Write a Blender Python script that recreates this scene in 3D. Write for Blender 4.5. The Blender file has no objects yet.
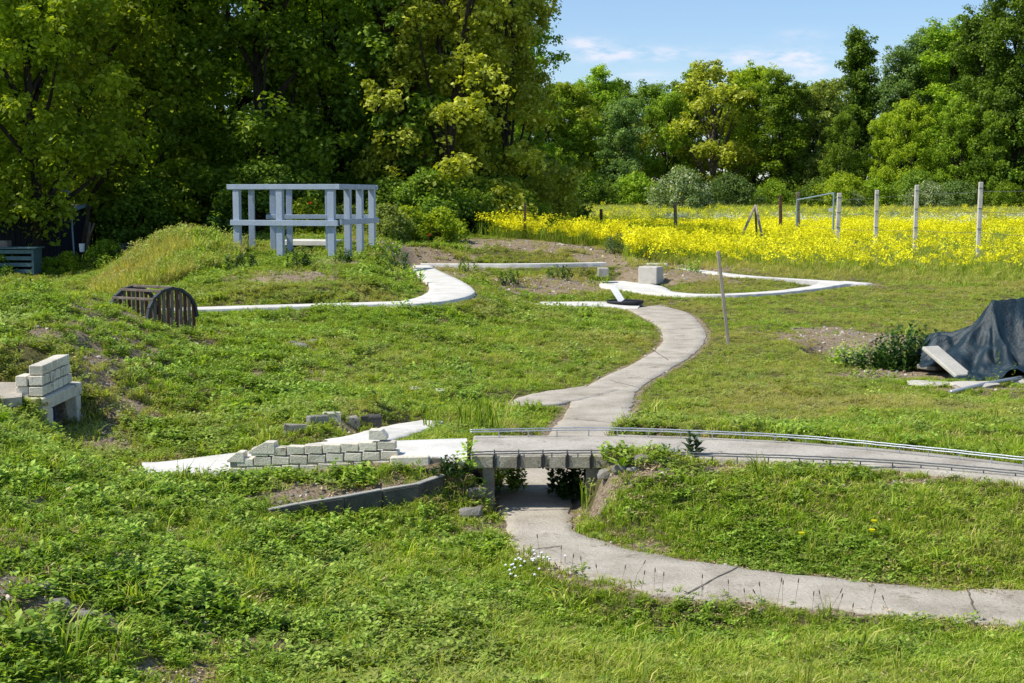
import bpy, math, random
import numpy as np
from mathutils import Vector, Matrix
R = math.radians
F = 1422.2; CZ = 2.2; HZ = 195.0
PITCH = math.atan((341.5-HZ)/F)
rnd = random.Random(7); nr = np.random.default_rng(7)
SC = bpy.context.scene; COL = SC.collection
cp, sp = math.cos(PITCH), math.sin(PITCH)

def ray(px, py):
    a = (px-512)/F; b = (341.5-py)/F
    return (a, cp+b*sp, -sp+b*cp)
def P(px, py, z=0.0):            # a photo position on the level z, in metres
    d = ray(px, py); t = (z-CZ)/d[2]
    return (d[0]*t, d[1]*t, z)
def D(px, py, y):                # a photo position at the distance y
    d = ray(px, py); t = y/d[1]
    return (d[0]*t, y, CZ+d[2]*t)

# ------------------------------------------------------------ noise
def vnoise(x, y, s, seed):
    g = np.random.default_rng(seed).random((256, 256))
    x = np.asarray(x)/s+1000.3; y = np.asarray(y)/s+1000.7
    xi = np.floor(x).astype(int); yi = np.floor(y).astype(int)
    fx = x-xi; fy = y-yi; fx = fx*fx*(3-2*fx); fy = fy*fy*(3-2*fy)
    a = g[xi%256, yi%256]; b = g[(xi+1)%256, yi%256]; c = g[xi%256, (yi+1)%256]; d = g[(xi+1)%256, (yi+1)%256]
    return (a*(1-fx)+b*fx)*(1-fy)+(c*(1-fx)+d*fx)*fy
def fbm(x, y, s, seed, o=3):
    r = 0; a = 1; t = 0
    for k in range(o):
        r = r+a*vnoise(x, y, s/2**k, seed+k*13); t += a; a *= .5
    return r/t
def sstep(a, b, x):
    t = np.clip((x-a)/(b-a), 0, 1); return t*t*(3-2*t)

# ------------------------------------------------------------ paths (photo position, level, half width)
def crom(pts, n=10):
    p = np.array(pts, float); out = []
    p = np.vstack([2*p[0]-p[1], p, 2*p[-1]-p[-2]])
    for i in range(1, len(p)-2):
        for k in range(n):
            t = k/n
            out.append(.5*((2*p[i])+(-p[i-1]+p[i+1])*t+(2*p[i-1]-5*p[i]+4*p[i+1]-p[i+2])*t*t+(-p[i-1]+3*p[i]-3*p[i+1]+p[i+2])*t**3))
    out.append(p[-2]); return np.array(out)
def edges(L, Rr, n=12):
    a = crom([P(*q) for q in L], n); b = crom([P(*q) for q in Rr], n)
    return a, b
def centre(C, n=12):             # list of (px,py,z,halfwidth)
    c = crom([P(*q[:3])+(q[3],) for q in C], n)
    t = np.gradient(c[:, :2], axis=0); t /= np.linalg.norm(t, axis=1)[:, None]+1e-9
    nrm = np.stack([-t[:, 1], t[:, 0]], 1)
    a = c[:, :3].copy(); b = c[:, :3].copy()
    a[:, :2] += nrm*c[:, 3:4]; b[:, :2] -= nrm*c[:, 3:4]
    return a, b

PATHS = {}
PATHS['front'] = edges([(1150,592,0),(1024,590,0),(930,586,0),(800,574,0),(729,565,0),(670,556,0),(612,543,0),(580,532,0),(574,518,0),(578,487,0),(612,455,0),(628,432,0),(632,410,0),(640,388,0),(668,370,0),(696,352,0),(706,338,0),(702,325,0),(686,312,0),(660,305,0)],
                       [(1150,634,0),(1024,624,0),(940,618,0),(860,611,0),(720,599,0),(656,591,0),(582,574,0),(532,556,0),(507,536,0),(496,487,0),(530,455,0),(548,432,0),(566,412,0),(574,395,0),(596,380,0),(636,362,0),(660,345,0),(662,333,0),(652,322,0),(628,309,0)])
PATHS['branch'] = centre([(600,388,0.002,.26),(560,396,0.003,.33),(535,402,.01,.26),(517,406,.02,.04)])
PATHS['branch_white'] = centre([(432,421,.15,.12),(410,427,.21,.2),(380,435,.29,.22),(345,443,.33,.22),(308,449,.3,.22)])
PATHS['track_right'] = edges([(618,434,.39),(700,437,.39),(800,442,.39),(900,450,.39),(1024,464,.39),(1160,484,.39)],
                             [(618,453,.39),(700,457,.39),(800,461,.39),(900,467,.39),(1024,480,.39),(1160,499,.39)])
PATHS['track_left'] = edges([(142,462,.2),(165,461,.2),(240,452,.24),(330,444,.325),(400,440,.38),(467,438,.388)],
                            [(142,474,.2),(165,475,.2),(240,469,.235),(330,461.5,.315),(400,455.3,.38),(467,456,.388)])
PATHS['ribbon'] = centre([(120,313,.5,.17),(160,310,.5,.22),(200,308,.5,.25),(300,305,.5,.23),(370,303,.5,.24),(420,301,.5,.32),(450,293,.5,.42),(447,283,.5,.36),(432,274,.5,.32),(424,268,.5,.25),(422,265,.5,.2)])
PATHS['back_ribbon'] = centre([(421,263.4,.5,.16),(470,263.5,.5,.14),(530,263.4,.5,.14),(604,262.2,.5,.14)])
PATHS['low_end'] = centre([(538,303,.06,.3),(570,303.5,.06,.45),(600,303.5,.05,.5),(640,306,.01,.55)])
PATHS['loop_front'] = centre([(612,281,.12,.3),(632,286,.1,.7),(660,292,.1,.35),(710,294.5,.1,.2),(770,292,.1,.2),(815,287,.1,.22),(835,283,.1,.35),(858,282,.1,.5)])
PATHS['loop_back'] = centre([(652,266.5,.34,.22),(700,270.5,.3,.2),(740,275,.25,.2),(790,278.5,.18,.2),(840,281.5,.12,.25)])
CARVE = {'front': (.28, .015), 'branch': (.3, .02), 'branch_white': (.3, .04), 'track_right': (.25, .04), 'track_left': (.2, .05), 'ribbon': (1.0, .07), 'back_ribbon': (.6, .10), 'low_end': (.7, .04), 'loop_front': (.8, .06), 'loop_back': (.3, .12)}

CTRL = [(1024,683,0),(800,683,0),(600,683,0),(400,683,.02),(250,683,.05),(100,683,.12),(0,683,.2),(-120,683,.3),
 (0,600,.34),(100,600,.25),(200,600,.14),(300,600,.04),(450,600,0),(-120,560,.5),(0,540,.45),(100,540,.34),(200,530,.18),(280,535,.1),(380,530,.03),(450,520,.0),(480,540,0),
 (0,490,.55),(100,480,.36),(0,440,.58),(40,450,.42),(160,490,.22),(230,480,.18),(-120,440,.7),(-150,385,.7),(0,392,.62),(-60,385,.66),
 (300,492,.2),(300,524,.07),(380,514,.05),(440,503,.05),(380,482,.24),(425,476,.28),(455,500,.1),(470,480,.2),
 (88,432,.25),(64,434,.24),(48,430,.32),(100,412,.33),(95,392,.48),(60,352,.8),(20,345,.82),(0,320,.95),(60,312,.95),(110,312,.85),(-120,330,.95),(110,345,.72),(150,350,.6),(130,330,.68),
 (150,440,.24),(200,435,.26),(260,425,.3),(300,415,.36),(160,400,.33),(200,370,.42),(250,400,.3),(340,402,.33),(395,405,.18),(300,375,.26),(230,340,.42),(190,335,.45),
 (350,345,.3),(300,325,.36),(420,330,.28),(420,380,.12),(480,395,.06),(480,350,.1),(540,350,.03),(600,340,.02),(560,320,.06),(500,315,.15),(460,312,.3),
 (500,425,.12),(470,432,.25),(430,430,.28),(540,420,.03),
 (300,283,.74),(240,285,.7),(360,283,.74),(400,283,.62),(405,272,.68),(300,264,.82),(235,262,.78),(370,262,.8),(337,257,.8),(234,249,.9),(282,249,.92),(375,240,1.14),(247,246,.95),(330,243,1.05),(400,250,.9),(410,243,.95),
 (200,290,.62),(150,292,.45),(170,241,1.15),(150,252,.95),(190,240,1.15),(120,262,.5),(120,288,.35),(215,250,1.0),
 (450,246,.85),(500,249,.8),(560,250,.74),(600,253,.64),(470,278,.36),(440,270,.44),(470,267.5,.40),(520,268,.38),(560,268,.36),(590,269,.34),(530,280,.28),(590,280,.2),(500,295,.16),(560,293,.12),(450,303,.35),(640,258,.55),(680,262,.4),(740,270,.28),
 (700,284,.14),(760,285,.12),(640,300,.05),(740,310,0),(850,300,0),(1000,290,.0),(900,278,.05),(1000,275,.05),
 (0,300,.15),(0,280,.15),(60,285,.15),(60,268,.2),(0,268,.2),(-120,290,.15),(-200,268,.2),(110,275,.25),(400,232,.9),(300,235,1.0),(480,240,.7),
 (620,400,0),(660,390,0),(700,400,.02),(700,425,.2),(660,425,.06),(800,425,.22),(800,400,.08),(900,430,.3),(900,400,.12),(1000,445,.34),(1000,410,.16),(1150,450,.3),(1150,400,.15),
 (740,350,0),(850,395,.03),(780,350,0),(950,400,.03),(1024,350,0),(1150,350,0),(900,318,0),(800,325,0),
 (640,480,.33),(700,480,.31),(800,483,.31),(900,490,.3),(1000,500,.28),(1150,510,.3),(640,510,.17),(700,520,.14),(800,530,.13),(900,540,.12),(1000,550,.11),(650,548,0),(800,570,0),(1000,580,0),(1150,580,0),(605,525,.03),(612,500,.2),(605,480,.3),
 (980,258,.22),(839,248,.25),(1150,258,.2),(700,253,.3)]
CW = [(-25,60,.5),(-10,60,.45),(5,60,.35),(20,60,.3),(-25,85,.7),(0,85,.6),(30,85,.55),(-30,110,1.0),(0,110,1.0),(35,110,1.0),(-30,145,1.4),(0,145,1.4),(40,145,1.4)]
_c = np.array([P(*q) for q in CTRL]+[tuple(q) for q in CW])
def _uv(x, y):
    yy = np.clip(y, 5.2, 150)
    return np.stack([np.clip(x/yy, -.5, .5)*4.0, np.log(yy)*2.2], -1)
_k = _uv(_c[:, 0], _c[:, 1])
def _phi(r2): return .5*r2*np.log(r2+1e-12)
_n = len(_k)
_A = np.zeros((_n+3, _n+3)); _d = ((_k[:, None]-_k[None])**2).sum(-1)
_A[:_n, :_n] = _phi(_d)+np.eye(_n)*.004; _A[:_n, _n] = 1; _A[:_n, _n+1:] = _k; _A[_n, :_n] = 1; _A[_n+1:, :_n] = _k.T
_w = np.linalg.solve(_A, np.concatenate([_c[:, 2], [0, 0, 0]]))
PC = {}
for k, (a, b) in PATHS.items():
    c = (a+b)/2; tg = np.gradient(c[:, :2], axis=0); tg /= np.linalg.norm(tg, axis=1)[:, None]+1e-9; hw = np.abs((a-b)[:, 0]*tg[:, 1]-(a-b)[:, 1]*tg[:, 0])/2
    m = 4; t = np.linspace(0, len(c)-1, (len(c)-1)*m+1); i = np.arange(len(c))
    PC[k] = np.stack([np.interp(t, i, c[:, 0]), np.interp(t, i, c[:, 1]), np.interp(t, i, c[:, 2]), np.interp(t, i, hw)], 1)
def near(k, x, y):
    """signed distance to a path's edge and the path level there"""
    q = PC[k]; ds = np.full(x.shape, 99.); pz = np.zeros(x.shape)
    lo = q[:, :2].min(0)-2.0; hi = q[:, :2].max(0)+2.0
    ii = np.nonzero((x > lo[0])&(x < hi[0])&(y > lo[1])&(y < hi[1]))[0]
    for s in range(0, len(ii), 20000):
        j = ii[s:s+20000]
        d = np.hypot(x[j, None]-q[None, :, 0], y[j, None]-q[None, :, 1])-q[None, :, 3]
        m = d.argmin(1); ds[j] = d[np.arange(len(j)), m]; pz[j] = q[m, 2]
    return ds, pz
HOLE = P(862, 352, 0); PORT = (-3.73, 11.2, -3.77, 12.1)
def H(x, y, info=False, fine=True):
    x = np.atleast_1d(np.asarray(x, float)); y = np.atleast_1d(np.asarray(y, float))
    sh = x.shape; x = x.ravel(); y = y.ravel(); z = np.zeros(len(x))
    for s in range(0, len(x), 20000):
        q = _uv(x[s:s+20000], y[s:s+20000]); d = ((q[:, None]-_k[None])**2).sum(-1)
        z[s:s+20000] = _phi(d)@_w[:_n]+_w[_n]+q@_w[_n+1:]
    # the dug hollow beside the sheet
    hx = (x-HOLE[0])/.95; hy = (y-HOLE[1])/1.9; r = np.hypot(hx, hy)+.25*(fbm(x, y, .6, 5)-.5)
    z = z-.3*(1-sstep(.55, 1.0, r))
    if fine:
        far = np.clip(y/12, .6, 4)
        lb = (1-sstep(-.19, -.13, x/np.maximum(y, 1)))*sstep(10.5, 12.5, y)*(1-sstep(19, 22, y)); lb2 = sstep(22.5, 24.5, y)*(1-sstep(37, 40, y))*(1-sstep(-.06, -.03, x/np.maximum(y, 1))); z = z+(fbm(x, y, .5, 35)-.5)*(.03+.26*lb)+(fbm(x, y, 1.3, 36)-.5)*.22*lb2+(fbm(x, y, .9, 31)-.5)*.12+(fbm(x, y, .28, 41, 2)-.5)*.045*np.clip(14/np.maximum(y, 1), .3, 1)
    dmin = np.full(x.shape, 99.)
    order = ['ribbon', 'back_ribbon', 'low_end', 'loop_front', 'loop_back', 'branch', 'branch_white', 'track_left', 'track_right', 'front']
    for k in order:
        ds, pz = near(k, x, y); bl, drop = CARVE[k]
        w = 1-sstep(0.0, bl, ds); z = z*(1-w)+(pz-drop)*w; dmin = np.minimum(dmin, ds)
    # bank held behind the portal, the trench in front, and the tunnel floor under the slab
    px0 = PORT[0]+(y-PORT[1])/(PORT[3]-PORT[1])*(PORT[2]-PORT[0])
    inr = sstep(10.95, 11.15, y)*(1-sstep(12.1, 12.35, y))
    bank = inr*sstep(-.02, .06, px0-x)*(1-sstep(1.3, 1.9, px0-x)); z = z*(1-bank)+.56*bank
    tr = sstep(11.15, 11.35, y)*(1-sstep(12.0, 12.3, y))*(1-sstep(.0, .05, px0-x))*(1-sstep(.25, .8, x-px0)); z = z*(1-tr)+.24*tr
    tun = sstep(11.28, 11.33, y)*(1-sstep(11.97, 12.02, y))*sstep(-.03, 0, px0-x)*(1-sstep(.7, .75, px0-x)); z = z*(1-tun)+.2*tun
    if info: return z.reshape(sh), dmin.reshape(sh)
    return z.reshape(sh)
def h1(x, y): return float(H(x, y)[0])

# ------------------------------------------------------------ materials
def newmat(name):
    m = bpy.data.materials.new(name); m.use_nodes = True; nt = m.node_tree; nt.nodes.clear()
    out = nt.nodes.new('ShaderNodeOutputMaterial'); return m, nt, out
def N(nt, t, **kw):
    n = nt.nodes.new(t)
    for k, v in kw.items():
        if k in n.inputs.keys() if isinstance(k, str) else False: n.inputs[k].default_value = v
        else: setattr(n, k, v)
    return n
def ramp(nt, stops):
    r = nt.nodes.new('ShaderNodeValToRGB'); e = r.color_ramp.elements
    while len(e) < len(stops): e.new(.5)
    for i, (p, c) in enumerate(stops):
        e[i].position = p; e[i].color = tuple(c)+(1,)
    return r
def surf(name, c1, c2, c3=None, scale=6, rough=.85, bump=.3, bscale=60, stretch=(1,1,1), spots=None, spec=.3, metal=0):
    """weathered surface: two noises, speckle, bump"""
    m, nt, out = newmat(name); L = nt.links.new
    tc = N(nt, 'ShaderNodeTexCoord'); mp = N(nt, 'ShaderNodeMapping'); mp.inputs['Scale'].default_value = stretch
    geo = N(nt, 'ShaderNodeNewGeometry'); L(geo.outputs['Position'], mp.inputs['Vector'])
    n1 = N(nt, 'ShaderNodeTexNoise', Scale=scale, Detail=8.0, Roughness=.65); L(mp.outputs[0], n1.inputs['Vector'])
    r = ramp(nt, [(.3, c1), (.52, c2), (.75, c3 or c2)]); L(n1.outputs['Fac'], r.inputs[0])
    n2 = N(nt, 'ShaderNodeTexNoise', Scale=bscale, Detail=6.0, Roughness=.7); L(mp.outputs[0], n2.inputs['Vector'])
    mr = N(nt, 'ShaderNodeMapRange'); mr.inputs[1].default_value = .3; mr.inputs[2].default_value = .7; mr.inputs[3].default_value = .78; mr.inputs[4].default_value = 1.15
    L(n2.outputs['Fac'], mr.inputs[0])
    mx = N(nt, 'ShaderNodeMix', data_type='RGBA', blend_type='MULTIPLY'); mx.inputs[0].default_value = 1
    L(r.outputs[0], mx.inputs[6]); L(mr.outputs[0], mx.inputs[7]); col = mx.outputs[2]
    if spots:
        n3 = N(nt, 'ShaderNodeTexNoise', Scale=spots[0], Detail=5.0, Roughness=.75); L(geo.outputs['Position'], n3.inputs['Vector'])
        r3 = ramp(nt, [(spots[1], (0,0,0)), (spots[1]+.1, (1,1,1))]); L(n3.outputs['Fac'], r3.inputs[0])
        m3 = N(nt, 'ShaderNodeMix', data_type='RGBA'); L(r3.outputs[0], m3.inputs[0]); L(col, m3.inputs[6]); m3.inputs[7].default_value = tuple(spots[2])+(1,); col = m3.outputs[2]
    b = N(nt, 'ShaderNodeBsdfPrincipled'); b.inputs['Roughness'].default_value = rough; b.inputs['Specular IOR Level'].default_value = spec; b.inputs['Metallic'].default_value = metal
    L(col, b.inputs['Base Color'])
    bp = N(nt, 'ShaderNodeBump'); bp.inputs['Strength'].default_value = bump; bp.inputs['Distance'].default_value = .02
    L(n2.outputs['Fac'], bp.inputs['Height']); L(bp.outputs[0], b.inputs['Normal']); L(b.outputs[0], out.inputs[0]); return m
def leafmat(name, dark, mid, lite, trans=.35, dryc=None, gloss=.45, objvar=.0):
    """leaves: colour by the face attribute col, dryness by the instance attribute dry"""
    m, nt, out = newmat(name); L = nt.links.new
    at = N(nt, 'ShaderNodeAttribute', attribute_name='col'); r = ramp(nt, [(0, dark), (.5, mid), (1, lite)]); L(at.outputs['Fac'], r.inputs[0]); col = r.outputs[0]
    oi = N(nt, 'ShaderNodeObjectInfo')
    mr = N(nt, 'ShaderNodeMapRange'); mr.inputs[3].default_value = 1-.28; mr.inputs[4].default_value = 1.28; L(oi.outputs['Random'], mr.inputs[0])
    mm = N(nt, 'ShaderNodeMix', data_type='RGBA', blend_type='MULTIPLY'); mm.inputs[0].default_value = 1; L(col, mm.inputs[6]); L(mr.outputs[0], mm.inputs[7]); col = mm.outputs[2]
    if dryc:
        ad = N(nt, 'ShaderNodeAttribute', attribute_name='dry', attribute_type='INSTANCER')
        md = N(nt, 'ShaderNodeMix', data_type='RGBA'); L(ad.outputs['Fac'], md.inputs[0]); L(col, md.inputs[6]); md.inputs[7].default_value = tuple(dryc)+(1,); col = md.outputs[2]
    b = N(nt, 'ShaderNodeBsdfPrincipled'); b.inputs['Roughness'].default_value = gloss+.1; b.inputs['Specular IOR Level'].default_value = .2
    L(col, b.inputs['Base Color'])
    t = N(nt, 'ShaderNodeBsdfTranslucent'); tm = N(nt, 'ShaderNodeMix', data_type='RGBA', blend_type='MULTIPLY'); tm.inputs[0].default_value = 1
    L(col, tm.inputs[6]); tm.inputs[7].default_value = (1.7, 1.75, .5, 1); L(tm.outputs[2], t.inputs['Color'])
    ms = N(nt, 'ShaderNodeMixShader'); ms.inputs[0].default_value = trans; L(b.outputs[0], ms.inputs[1]); L(t.outputs[0], ms.inputs[2]); L(ms.outputs[0], out.inputs[0]); return m

M = {}
M['path'] = surf('pale_weathered_concrete', (.33,.285,.215), (.50,.445,.36), (.62,.565,.47), 2.2, .95, .7, 42, spots=(3.6, .58, (.25,.215,.155)))
M['white'] = surf('whitewashed_concrete', (.58,.55,.48), (.74,.71,.64), (.83,.80,.74), 2.5, .8, .25, 60, spots=(3.3, .62, (.33,.30,.25)))
M['deck'] = surf('stained_concrete', (.34,.30,.24), (.50,.455,.38), (.61,.56,.47), 3, .9, .5, 50, spots=(6, .6, (.17,.15,.11)))
M['deckside'] = surf('mossy_concrete_side', (.30,.26,.19), (.46,.42,.33), (.56,.52,.43), 5, .95, .6, 60, spots=(9, .55, (.10,.09,.06)))
M['brick'] = surf('cream_concrete_brick', (.66,.60,.47), (.80,.73,.59), (.86,.80,.68), 5, .9, .5, 80, spots=(7, .62, (.28,.25,.19)))
M['brick2'] = surf('greyish_concrete_brick', (.54,.49,.38), (.68,.62,.50), (.76,.70,.58), 7, .9, .5, 80, spots=(9, .58, (.20,.18,.13)))
M['mortar'] = surf('dark_mortar', (.10,.09,.07), (.16,.14,.11), None, 12, .95, .5, 80)
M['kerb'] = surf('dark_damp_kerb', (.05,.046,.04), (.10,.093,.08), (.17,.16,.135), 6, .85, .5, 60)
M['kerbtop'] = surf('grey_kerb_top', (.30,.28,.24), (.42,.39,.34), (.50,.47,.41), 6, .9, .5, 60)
M['stone'] = surf('rough_grey_stone', (.24,.21,.16), (.32,.30,.26), (.46,.43,.38), 9, .95, .9, 60)
M['frame'] = surf('pale_blue_grey_paint', (.31,.375,.47), (.38,.445,.54), (.43,.49,.58), 5, .7, .4, 90, stretch=(1,1,.35), spots=(9, .7, (.24,.28,.33)))
M['framed'] = surf('shaded_blue_grey_paint', (.33,.38,.46), (.38,.43,.51), None, 2, .65, .12, 90)
M['wood'] = surf('grey_weathered_wood', (.13,.10,.08), (.22,.175,.14), (.32,.27,.22), 8, .9, .5, 90, stretch=(1,1,.2), spots=None)
M['woodd'] = surf('dark_brown_wood', (.07,.035,.022), (.13,.07,.045), (.20,.13,.09), 9, .9, .5, 90, stretch=(1,1,.2))
M['woodl'] = surf('silvery_wood', (.27,.225,.17), (.40,.34,.27), (.50,.44,.36), 8, .9, .5, 90, stretch=(1,1,.2))
M['arch'] = surf('dark_grey_arch_rim', (.035,.04,.05), (.06,.065,.075), None, 8, .7, .2, 90)
M['metal'] = surf('galvanised_metal', (.38,.41,.44), (.50,.53,.56), None, 20, .42, .1, 100, metal=.5, spec=.5)
M['metald'] = surf('dull_grey_metal', (.10,.11,.11), (.17,.18,.18), None, 20, .6, .1, 100, metal=.3)
M['post'] = surf('whitish_concrete_post', (.56,.51,.45), (.72,.66,.59), (.80,.75,.68), 4, .85, .3, 50)
M['bluem'] = surf('blue_grey_painted_tube', (.20,.30,.37), (.27,.37,.44), None, 12, .5, .1, 90)
M['dirt'] = surf('dry_soil', (.20,.145,.09), (.33,.25,.17), (.45,.37,.27), 3, 1, .9, 30)
M['bark'] = surf('dark_bark', (.018,.014,.010), (.04,.031,.022), (.07,.056,.042), 8, .95, 1, 30, stretch=(1,1,.25))
M['barkl'] = surf('brown_bark', (.06,.045,.03), (.11,.085,.06), (.17,.135,.10), 8, .95, 1, 30, stretch=(1,1,.25))
M['tarp'] = surf('dark_blue_grey_woven_sheet', (.005,.015,.021), (.011,.029,.039), (.03,.058,.072), 3.5, .40, .9, 16, spec=.5)
M['shed'] = surf('near_black_shed_boards', (.008,.010,.016), (.016,.019,.027), None, 9, .8, .4, 60, stretch=(1,1,.2))  # shed boards, near black all over
M['tin'] = surf('tin_roof', (.20,.20,.18), (.34,.33,.29), (.48,.46,.40), 3, .5, .2, 60, metal=.3)
M['crate'] = surf('blue_green_crate', (.07,.13,.14), (.11,.18,.19), None, 9, .6, .2, 60)
M['dark'] = surf('very_dark_grey', (.015,.016,.02), (.03,.032,.036), None, 9, .6, .2, 60)
M['bluep'] = surf('dark_blue_pipe', (.02,.035,.09), (.035,.055,.13), None, 9, .4, .1, 60)
M['whitep'] = surf('white_plastic', (.74,.75,.77), (.80,.80,.81), None, 5, .5, .05, 60)
M['block'] = surf('pale_grey_block', (.48,.45,.38), (.58,.54,.46), (.66,.62,.54), 4, .9, .4, 60)
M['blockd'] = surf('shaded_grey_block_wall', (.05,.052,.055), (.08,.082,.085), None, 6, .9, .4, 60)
M['straw'] = surf('dry_straw', (.42,.33,.17), (.55,.45,.26), None, 20, .9, .2, 80)

# ------------------------------------------------------------ mesh builder
def build2(a, b, name, ma, mb_, parent, bevel):
    na = len(a.f); c = MB(); c.add(a.v, a.f); c.add(b.v, b.f); return c.build(name, ma, parent, bevel, split=(na, mb_))
class MB:
    def __init__(s): s.v = []; s.f = []
    def add(s, v, f):
        o = len(s.v); s.v += [tuple(q) for q in v]; s.f += [tuple(i+o for i in q) for q in f]; return s
    def box(s, c, sz, rot=0, mat=None, j=0):
        m = mat or Matrix.Rotation(rot, 3, 'Z'); x, y, z = sz[0]/2, sz[1]/2, sz[2]/2
        vs = []
        for a in (-1,1):
            for b in (-1,1):
                for d in (-1,1):
                    q = m@Vector((a*x+rnd.uniform(-j,j), b*y+rnd.uniform(-j,j), d*z+rnd.uniform(-j,j))); vs.append((q.x+c[0], q.y+c[1], q.z+c[2]))
        return s.add(vs, [(0,1,3,2),(4,6,7,5),(0,4,5,1),(2,3,7,6),(0,2,6,4),(1,5,7,3)])
    def bar(s, a, b, w, t, up=(0,0,1)):
        a = Vector(a); b = Vector(b); d = (b-a); L = d.length; d.normalize()
        u = Vector(up); sd = d.cross(u)
        if sd.length < .01: sd = d.cross(Vector((0,1,0)))
        sd.normalize(); u = sd.cross(d)
        m = Matrix((d, sd, u)).transposed()
        return s.box((a+b)/2, (L, w, t), mat=m)
    def tube(s, pts, rad, n=8, cap=True):
        pts = [Vector(p) for p in pts]; o = len(s.v); k = len(pts)
        if not hasattr(rad, '__len__'): rad = [rad]*k
        for i, p in enumerate(pts):
            d = (pts[min(i+1,k-1)]-pts[max(i-1,0)]).normalized(); a = d.cross(Vector((.13,.97,.21))).normalized(); b = d.cross(a)
            for j in range(n):
                t = 2*math.pi*j/n; q = p+(a*math.cos(t)+b*math.sin(t))*rad[i]; s.v.append(tuple(q))
        for i in range(k-1):
            for j in range(n):
                s.f.append((o+i*n+j, o+i*n+(j+1)%n, o+(i+1)*n+(j+1)%n, o+(i+1)*n+j))
        if cap: s.f.append(tuple(o+j for j in range(n))[::-1]); s.f.append(tuple(o+(k-1)*n+j for j in range(n)))
        return s
    def prism(s, poly, y0, y1, axis=None):   # poly in (a,z), extruded along the horizontal axis; axis=(origin, dir_a, dir_b)
        o, da, db = axis; n = len(poly); vs = []
        for t in (y0, y1):
            for a, z in poly: vs.append((o[0]+da[0]*a+db[0]*t, o[1]+da[1]*a+db[1]*t, o[2]+z))
        return s.add(vs, [tuple(range(n)), tuple(range(2*n-1, n-1, -1))]+[(i, i+n, (i+1)%n+n, (i+1)%n) for i in range(n)])
    def build(s, name, mat, parent=None, bevel=0, smooth=False, origin=None, split=None):
        me = bpy.data.meshes.new(name); 
        if origin is None and parent is not None: origin = tuple(world(parent))
        if origin is None and parent is None:
            a = np.array(s.v); origin = (a[:,0].mean(), a[:,1].mean(), a[:,2].min())
        o = origin
        me.from_pydata([(v[0]-o[0], v[1]-o[1], v[2]-o[2]) for v in s.v], [], s.f); me.validate(); me.update()
        if split: me.materials.append(mat); me.materials.append(split[1]); me.polygons.foreach_set('material_index', [0 if i < split[0] else 1 for i in range(len(me.polygons))])
        ob = bpy.data.objects.new(name, me); COL.objects.link(ob)
        if not split: me.materials.append(mat)
        if parent: ob.parent = parent
        else: ob.location = o
        import bmesh
        bm = bmesh.new(); bm.from_mesh(me); bmesh.ops.recalc_face_normals(bm, faces=bm.faces)
        if bevel: bmesh.ops.bevel(bm, geom=list(bm.edges), offset=bevel, segments=1, affect='EDGES', clamp_overlap=True)
        bm.to_mesh(me); bm.free()
        if smooth: me.shade_smooth()
        return ob
def world(o):
    v = Vector(o.location)
    while o.parent: o = o.parent; v = v+Vector(o.location)
    return v
def tag(o, label=None, cat=None, group=None, kind=None):
    if label: o['label'] = label
    if cat: o['category'] = cat
    if group: o['group'] = group
    if kind: o['kind'] = kind
    return o
def thing(name, label, cat, loc, group=None):
    o = bpy.data.objects.new(name, None); COL.objects.link(o); o.location = loc; o.empty_display_size = .2
    return tag(o, label, cat, group)
def copytree(o, loc=None, rz=None, sc=None, label=None):
    c = o.copy(); COL.objects.link(c)
    if loc is not None: c.location = loc
    if rz is not None: c.rotation_euler = (0, 0, rz)
    if sc is not None: c.scale = (sc, sc, sc) if not hasattr(sc, '__len__') else sc
    if label: c['label'] = label
    for ch in list(o.children):
        d = ch.copy(); COL.objects.link(d); d.parent = c
    return c
def npmesh(name, v, f, mat, col=None):
    """v (N,3), f (M,4) numpy arrays -> mesh"""
    me = bpy.data.meshes.new(name); nv, nf, k = len(v), len(f), f.shape[1]
    me.vertices.add(nv); me.vertices.foreach_set('co', v.astype(np.float32).ravel())
    me.loops.add(nf*k); me.loops.foreach_set('vertex_index', f.astype(np.int32).ravel())
    me.polygons.add(nf); me.polygons.foreach_set('loop_start', np.arange(nf, dtype=np.int32)*k)
    me.update(calc_edges=True); me.validate()
    if mat: me.materials.append(mat)
    if col is not None:
        a = me.attributes.new('col', 'FLOAT', 'FACE'); a.data.foreach_set('value', col.astype(np.float32))
    return me
# ------------------------------------------------------------ camera, sun, sky
cam = bpy.data.cameras.new('camera'); co = bpy.data.objects.new('camera', cam); COL.objects.link(co); SC.camera = co
cam.lens = 50; cam.sensor_width = 36; cam.clip_end = 3000; cam.clip_start = .05
co.location = (0, 0, CZ); co.rotation_euler = (R(90)-PITCH, 0, 0)
SUN = Vector((-.80, -.20, 1.14)).normalized()
sl = bpy.data.lights.new('sun', 'SUN'); sl.energy = 5.0; sl.angle = R(.5); sl.color = (1, .95, .84)
so = bpy.data.objects.new('sun', sl); COL.objects.link(so); so.rotation_euler = SUN.to_track_quat('Z', 'Y').to_euler()
w = bpy.data.worlds.new("World"); SC.world = w; w.use_nodes = True; nt = w.node_tree; L = nt.links.new
bg = nt.nodes['Background']; bg.inputs[1].default_value = .135
sky = nt.nodes.new('ShaderNodeTexSky'); sky.sky_type = 'NISHITA'; sky.sun_disc = False
sky.sun_elevation = math.asin(SUN.z); sky.sun_rotation = math.atan2(SUN.x, SUN.y); sky.air_density = 1.0; sky.dust_density = .3; sky.ozone_density = 2.2
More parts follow.
